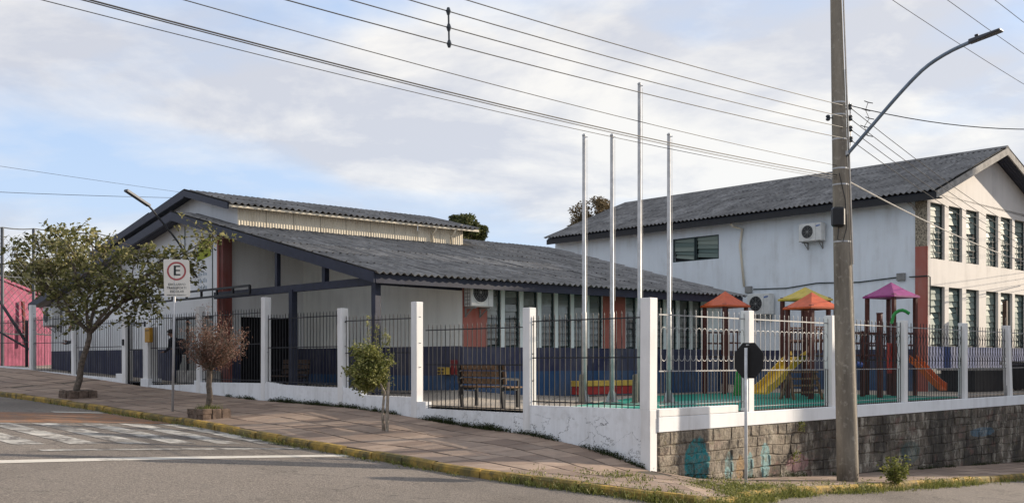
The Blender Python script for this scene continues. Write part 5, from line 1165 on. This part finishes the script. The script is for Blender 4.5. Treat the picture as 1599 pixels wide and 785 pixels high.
# --- weeds and grass
def tuft(mb, p, h, n, spread, w=.006, leafy=False):
    for _ in range(n):
        q = p+Vector((random.gauss(0, spread), random.gauss(0, spread), 0)); hh = h*random.uniform(.35, 1.1); r = random.random(); k = len(mb.v)
        if leafy and random.random() < .45:
            leaf_cloud(mb, [q+UP*hh*random.random()], .036, 1.6, 0)
        else:
            d = Vector((random.gauss(0, .55), random.gauss(0, .55), 1)).normalized()*hh; x = Vector((random.gauss(0, 1), random.gauss(0, 1), 0)).normalized()*w
            mb.v += [tuple(q-x), tuple(q+x), tuple(q+d)]; mb.f.append((k, k+1, k+2)); mb.r.append(r)
mb = MB()
for i, p in enumerate(KP):
    px = 800+F*p.x/p.y
    dens = interp(px, [(0, .05), (120, .3), (250, .5), (350, .35), (500, .8), (620, .5), (760, .6), (830, 1.3), (900, 1.6), (1000, 2.2), (1080, 2.6), (1150, 2.8), (1260, 2.3), (1330, 2.2), (1420, 2.0), (1500, 1.5), (1560, .7), (1700, .4)])
    dens *= max(.1, 1+1.6*noise.noise(p*1.3))
    for _ in range(int(dens*11)+(1 if random.random() < dens*3 % 1 else 0)):
        q = koff(i, sgn*random.uniform(.13, .24))+UP*-.13+Vector((random.gauss(0, .1), random.gauss(0, .1), 0)); q.z = G(q.x, q.y)-.01
        tuft(mb, q, .08+.055*dens, 9, .04, leafy=True)
    if px > 780 and px < 1330 and random.random() < .95:
        for _ in range(int(dens*3)):
            q = koff(i, -sgn*abs(random.gauss(.0, .28)))+UP*.0; q.z = p.z-.01; tuft(mb, q, .10, 8, .05, leafy=True)
for (px, py) in [(random.gauss(1120, 60), random.gauss(758, 7)) for _ in range(60)]+[(random.gauss(1200, 45), random.gauss(755, 5)) for _ in range(45)]+[(random.gauss(1010, 35), random.gauss(757, 5)) for _ in range(26)]:
    D = (EYE-.0+.03)*F/(py-HY); q = Vector(((px-800)/F*D, D, 0))
    k = min(range(len(OUT)), key=lambda i: (OUT[i].xy-q.xy).length)
    if av(q)[0] > 1.5 or (inner_of(OUT[k]).xy-q.xy).length > (inner_of(OUT[k]).xy-OUT[k].xy).length: continue
    q.z = ground_strip_z(q.x, q.y); tuft(mb, q, .12, 60, .10, leafy=True)
bq = at(1398, 756, 21.6); bq.z = ground_strip_z(bq.x, bq.y)
tag(mb.build('kerb_weeds', 'weed', None), 'green weeds and grass growing along the kerb and corner', None, None, 'stuff')
bush = thing('weed_bush', 'knee-high green weed bush at the kerb right of the utility pole', 'plant', bq); mb = MB(); lv = MB()
for k in range(16):
    e = bq+Vector((random.gauss(0, .16), random.gauss(0, .16), random.uniform(.2, .5))); P_ = branch(mb, bq, e, .007, .003, .05, 4)
    for p in P_[1:]: leaf_cloud(lv, [p+Vector((random.gauss(0, .05), random.gauss(0, .05), random.gauss(0, .05))) for _ in range(16)], .07, 2)
mb.build('stem', 'bark', bush); lv.build('leaves', 'weed', bush)
mb = MB()
for _ in range(2600):
    a = random.uniform(0.1, 15); p = PF(a, -abs(random.gauss(.0, .06))-.02, interp(a, BASE_L)); w = max(0, .55+noise.noise(Vector((a*.8, 3, 0)))*1.6)
    if random.random() > w: continue
    tuft(mb, p, .07+.08*w, 5, .03, leafy=True)
for _ in range(900):
    v = random.uniform(.2, 20); p = PF(-abs(random.gauss(0, .05))-.05, v, interp(v, BASE_R)); w = max(0, .3+noise.noise(Vector((v*.9, 7, 0)))*1.6)
    if random.random() > w: continue
    tuft(mb, p, .12, 6, .04, leafy=True)
tag(mb.build('wall_moss', 'moss', None), 'dark low weeds along the foot of the walls', None, None, 'stuff')
for k, (v, z, r) in enumerate(((5.25, .60, .10), (5.0, -.05, .13))):
    mb = MB(); p = PF(-.08, v, z); leaf_cloud(mb, clump_pts(p, (r, r, r*1.2), 90), .06, 2, 0)
    tag(tag(mb.build('wall_plant', 'weed', None, base=p), kind=None), ('tiny green plant sprouting high on the stone wall', 'dark little fern growing midway on the stone wall')[k], 'plant')

# ============================================================ PEOPLE
def person(label, base, face, J, cloth, hairmat, legcloth, height):
    """J: joints in a local frame x forward, y left, z up (metres)"""
    root = thing('person', label, 'person', base); fx = Vector((math.cos(face), math.sin(face), 0)); fy = Vector((-fx.y, fx.x, 0)); Wd = lambda p: base+fx*p[0]+fy*p[1]+UP*p[2]
    bm = bmesh.new(); sl_ = bm.verts.layers.skin.verify(); V = {}
    def vtx(n, p, r, root_=False):
        v = bm.verts.new(Wd(p)); v[sl_].radius = (r, r) if not isinstance(r, tuple) else r; v[sl_].use_root = root_; V[n] = v
    def ch(*ns):
        for a, b in zip(ns, ns[1:]): bm.edges.new((V[a], V[b]))
    for n, (p, r) in J.items(): vtx(n, p, r, n == 'pelvis')
    ch('pelvis', 'waist', 'chest', 'neck', 'skull', 'crown')
    for s in 'LR':
        ch('chest', 'sh'+s, 'el'+s, 'wr'+s, 'pa'+s); ch('pelvis', 'hip'+s, 'kn'+s, 'an'+s, 'toe'+s)
        w = V['wr'+s].co; p = V['pa'+s].co; d = (p-w).normalized(); sd = d.cross(UP).normalized(); nn = sd.cross(d)
        for k in range(4):
            L_ = (.075, .085, .08, .06)[k]; o = p+sd*(-.03+.02*k); pr = V['pa'+s]
            for m_, f in enumerate((.5, 1.0)):
                v = bm.verts.new(o+d*L_*f-nn*.03*f*f); v[sl_].radius = (.009, .009); bm.edges.new((pr, v)); pr = v
        v = bm.verts.new(w.lerp(p, .5)-sd*.05+d*.03); v[sl_].radius = (.010, .010); bm.edges.new((V['pa'+s], v))
    me = bpy.data.meshes.new('body'); bm.to_mesh(me); hz = {n: V[n].co.copy() for n in V}; bm.free()
    t = bpy.data.objects.new('tmp', me); COL.objects.link(t); m1 = t.modifiers.new('s', 'SKIN'); m1.use_smooth_shade = True; m2 = t.modifiers.new('ss', 'SUBSURF'); m2.levels = 2; m2.render_levels = 2
    dg = bpy.context.evaluated_depsgraph_get(); dg.update(); me2 = bpy.data.meshes.new_from_object(t.evaluated_get(dg)); bpy.data.objects.remove(t)
    me2.materials.clear(); [me2.materials.append(MATS[x]) for x in (cloth, legcloth, 'skin', 'black_iron')]
    pz_ = hz['pelvis'].z-.02
    for f in me2.polygons:
        c = f.center
        if (c-hz['skull']).length < .16 and c.z > hz['neck'].z or min((c-hz['paL']).length, (c-hz['paR']).length) < .10: f.material_index = 2
        elif min((c-hz['anL']).length, (c-hz['toeL']).length, (c-hz['anR']).length, (c-hz['toeR']).length) < .11: f.material_index = 3
        elif c.z < pz_: f.material_index = 1
    o = bpy.data.objects.new('body', me2); link(o, root)
    hc = hz['skull'].lerp(hz['crown'], .45); fw = fx
    mb = MB(); mb.tube([hc+fw*.085-UP*.015, hc+fw*.115-UP*.045, hc+fw*.09-UP*.06], [.01, .016, .012], 6); mb.build('nose', 'skin', root, smooth=True)
    for s in (-1, 1):
        mb = MB(); mb.tube([hc+fy*s*.083-UP*.06, hc+fy*s*.098-UP*.03, hc+fy*s*.085+UP*.0], [.012, .02, .012], 6); mb.build('ear', 'skin', root, smooth=True)
        mb = MB(); mb.disc(hc+fw*.088+fy*s*.033-UP*.005, fw, .011, .006, 8); mb.build('eye', 'hair', root)
    mb = MB(); mb.bar(hc+fw*.085-fy*.025-UP*.085, hc+fw*.085+fy*.025-UP*.085, .012, .010); mb.build('mouth', 'cap_red', root)
    mb = MB(); vs = []; n, m = 10, 6
    for i in range(m+1):
        th = math.pi*.58*i/m
        for j in range(n):
            a = 2*math.pi*j/n; rr = .108*math.sin(th); lift = .02 if math.cos(a) > .3 and i > 3 else 0
            vs.append(hc+fw*(rr*math.cos(a)*1.12-.012)+fy*rr*math.sin(a)+UP*(.115*math.cos(th)+.02+lift*1.5))
    mb.add(vs, [(i*n+j, i*n+(j+1) % n, (i+1)*n+(j+1) % n, (i+1)*n+j) for i in range(m) for j in range(n)]); mb.build('hair', hairmat, root, smooth=True)
    return root, hz, Wd
STAND = {'pelvis': ((0, 0, .93), .135), 'waist': ((.01, 0, 1.08), .13), 'chest': ((.04, 0, 1.32), (.16, .14)), 'neck': ((.08, 0, 1.50), .055), 'skull': ((.11, 0, 1.60), .085), 'crown': ((.12, 0, 1.70), .085),
         'shL': ((.05, .19, 1.41), .07), 'elL': ((.12, .25, 1.15), .05), 'wrL': ((.33, .2, 1.08), .035), 'paL': ((.41, .18, 1.10), .032), 'shR': ((.05, -.19, 1.41), .07), 'elR': ((.10, -.26, 1.15), .05), 'wrR': ((.30, -.22, 1.18), .035), 'paR': ((.38, -.20, 1.21), .032),
         'hipL': ((0, .1, .86), .10), 'knL': ((.04, .11, .48), .068), 'anL': ((-.02, .11, .09), .05), 'toeL': ((.14, .12, .05), .042), 'hipR': ((0, -.1, .86), .10), 'knR': ((.12, -.11, .49), .068), 'anR': ((.12, -.11, .09), .05), 'toeR': ((.28, -.12, .05), .042)}
def stoop(J, ang):
    out = {}
    for n, (p, r) in J.items():
        if n[:3] in ('hip',) or n[:2] in ('kn', 'an') or n[:3] == 'toe' or n == 'pelvis': out[n] = (p, r); continue
        x, y, z = p[0], p[1], p[2]-.93; out[n] = ((x*math.cos(ang)+z*math.sin(ang), y, .93-x*math.sin(ang)+z*math.cos(ang)), r)
    return out
p1 = PF(19.35, .75, 0); p1.z = floor_z(p1)
ps, hz, Wd = person('person in a bulky dark jacket stooping behind the bars by the gate', p1, math.radians(165), stoop(STAND, .24), 'cloth_dark', 'hair', 'cloth_navy', 1.75)
bp = MB(); c = hz['chest'].lerp(hz['waist'], .4); fx = Vector((math.cos(math.radians(165)), math.sin(math.radians(165)), 0)); fy = Vector((-fx.y, fx.x, 0)); u_ = (UP+fx*.25).normalized()
bp.par(c-fx*.33-fy*.17-u_*.30, fx*.17, fy*.34, u_*.52); bpo = bp.build('backpack', 'cloth_dark', None, bevel=.06, base=c-fx*.25); tag(bpo, 'black backpack on the back of the stooping person', 'backpack')
p2 = PF(27.6, .9, 0); p2.z = floor_z(p2)
person('person in dark clothes and reddish cap behind the far left bars', p2, math.radians(200), STAND, 'cloth_dark', 'cap_red', 'cloth_dark', 1.75)

# ============================================================ FAR LEFT: sports court net, pink building
pk = thing('pink_building', 'pink painted gable-walled building behind the far left fence', 'building', at(20, 565, 56)); 
q0 = at(-90, 565, 50); q1 = at(66, 565, 58); 
mb = MB(); mb.prism([Vector((q0.x, q0.y, 1.2)), Vector((q1.x, q1.y, 1.2)), Vector((q1.x, q1.y, EYE-(462-HY)*58/F)), Vector((at(0, 0, 54.2).x, 54.2, EYE-(431-HY)*54.2/F)), Vector((q0.x, q0.y, EYE-(400-HY)*50/F))], Vector((-2, 6, 0))); mb.build('wall', 'pink_wall', pk)
mb = MB(); mb.bar(Vector((q1.x, q1.y-.1, EYE-(461-HY)*58/F)), Vector((q0.x, q0.y-.1, EYE-(399-HY)*50/F)), .3, .12); mb.build('coping', 'pink_wall', pk)
mb = MB(); mb.bar(at(36, 470, 55.8), at(40, 540, 55.9), .25, .1); mb.build('downpipe', 'red_dark', pk)
net = thing('court_fence', 'tall wire mesh ball fence of a sports court at far left', 'fence', at(60, 572, 49)); NP_ = [at(-60, 565, 45), at(4, 565, 47), at(53, 565, 48.5), at(151, 565, 52), at(205, 565, 54)]; NT_ = [355, 355, 357, 364, 374]
for p, ty in zip(NP_, NT_): mb = MB(); mb.tube([Vector((p.x, p.y, 1.5)), Vector((p.x, p.y, EYE-(ty-HY)*p.y/F))], .075, 8); mb.build('post', 'net', net)
mb = MB()
for (a, ya), (b, yb_) in zip(list(zip(NP_, NT_))[:-1], list(zip(NP_, NT_))[1:]):
    za = EYE-(ya-HY)*a.y/F; zb_ = EYE-(yb_-HY)*b.y/F; L_ = (b-a).length; n = int(L_/.32); A0 = Vector((a.x, a.y, 0)); B0 = Vector((b.x, b.y, 0)); H = za-3.2
    m = int(H/.32)
    for i in range(n):
        for sg_ in (1, -1):
            # diagonal mesh strands
            run = min(n-i, m) if sg_ == 1 else min(i, m); e = i+sg_*run
            if run < 1: continue
            f0 = i/n; f1 = e/n; mb.tube([A0.lerp(B0, f0)+UP*3.2, A0.lerp(B0, f1)+UP*(3.2+run*.32)], .011, 3, False)
    for j in range(0, m, 1):
        run = min(n, m-j); mb.tube([A0+UP*(3.2+j*.32), A0.lerp(B0, run/n)+UP*(3.2+(j+run)*.32)], .011, 3, False); mb.tube([B0+UP*(3.2+j*.32), B0.lerp(A0, run/n)+UP*(3.2+(j+run)*.32)], .011, 3, False)
mb.build('mesh', 'net', net)
mb = MB()
for (a, ya), (b, yb_) in zip(list(zip(NP_, NT_))[:-1], list(zip(NP_, NT_))[1:]):
    for f in (0, .45, .98): mb = MB(); mb.tube(sag(Vector((a.x, a.y, (EYE-(ya-HY)*a.y/F)*(1-f)+3.2*f)), Vector((b.x, b.y, (EYE-(yb_-HY)*b.y/F)*(1-f)+3.2*f)), .05, 6), .028, 5); mb.build('cable', 'net', net)
hr = thing('stair_rail', 'dark sloping steel handrail at the far left behind the bars', 'handrail', PF(31.5, 1.2, 1.7)); mb = MB(); mb.bar(at(0, 470, 42.5), at(42, 535, 41.5), .08); mb.bar(at(0, 518, 42.5), at(46, 545, 41.5), .06); mb.build('rail', 'black_iron', hr); mb = MB(); mb.bar(at(42, 500, 41.5), at(42, 572, 41.5), .08); mb.build('newel', 'black_iron', hr)
# ============================================================ unseen houses added across the right street to shade wall, road and playground
nh = thing('shade_house', 'unseen tall plain house added to shade the stone wall and playground', 'building', (31, 37, -2)); mb = MB()
mb.par(Vector((31.5, 33.5, -4)), Vector((7, 2.9, 0)), Vector((.2, 6.2, 0)), UP*14); mb.build('wall', 'house_wall', nh)
mb = MB(); mb.prism([Vector((31.2, 33.4, 10)), Vector((35, 34.95, 11.5)), Vector((38.8, 36.5, 10))], Vector((.2, 6.4, 0))); mb.build('roof', 'tile_roof', nh)
nh2 = thing('shade_house', 'unseen tall narrow house added to shade the hall wall', 'building', (35, 43, -2)); mb = MB(); mb.par(Vector((32.8, 40.7, -4)), Vector((7, 2.9, 0)), Vector((.2, 3.1, 0)), UP*18.5); mb.build('wall', 'house_wall', nh2)
mb = MB(); mb.par(Vector((32.6, 40.55, 14.5)), Vector((7.4, 3.05, 0)), Vector((.2, 3.3, 0)), UP*.3); mb.build('roof', 'concrete', nh2)
nh3 = thing('shade_house', 'unseen low plain house added to shade the road of the right street', 'building', (34, 26, -2)); mb = MB(); mb.par(Vector((31.5, 23.5, -4)), Vector((7, 2.9, 0)), Vector((.2, 5.6, 0)), UP*10.6); mb.build('wall', 'house_wall', nh3)
mb = MB(); mb.prism([Vector((31.2, 23.3, 6.6)), Vector((35, 24.9, 7.6)), Vector((38.8, 26.5, 6.6))], Vector((.2, 6.0, 0))); mb.build('roof', 'tile_roof', nh3)
print('SLABS', NP, NP0, NP2, 'STONES', nst, 'OBJ', len(bpy.data.objects))
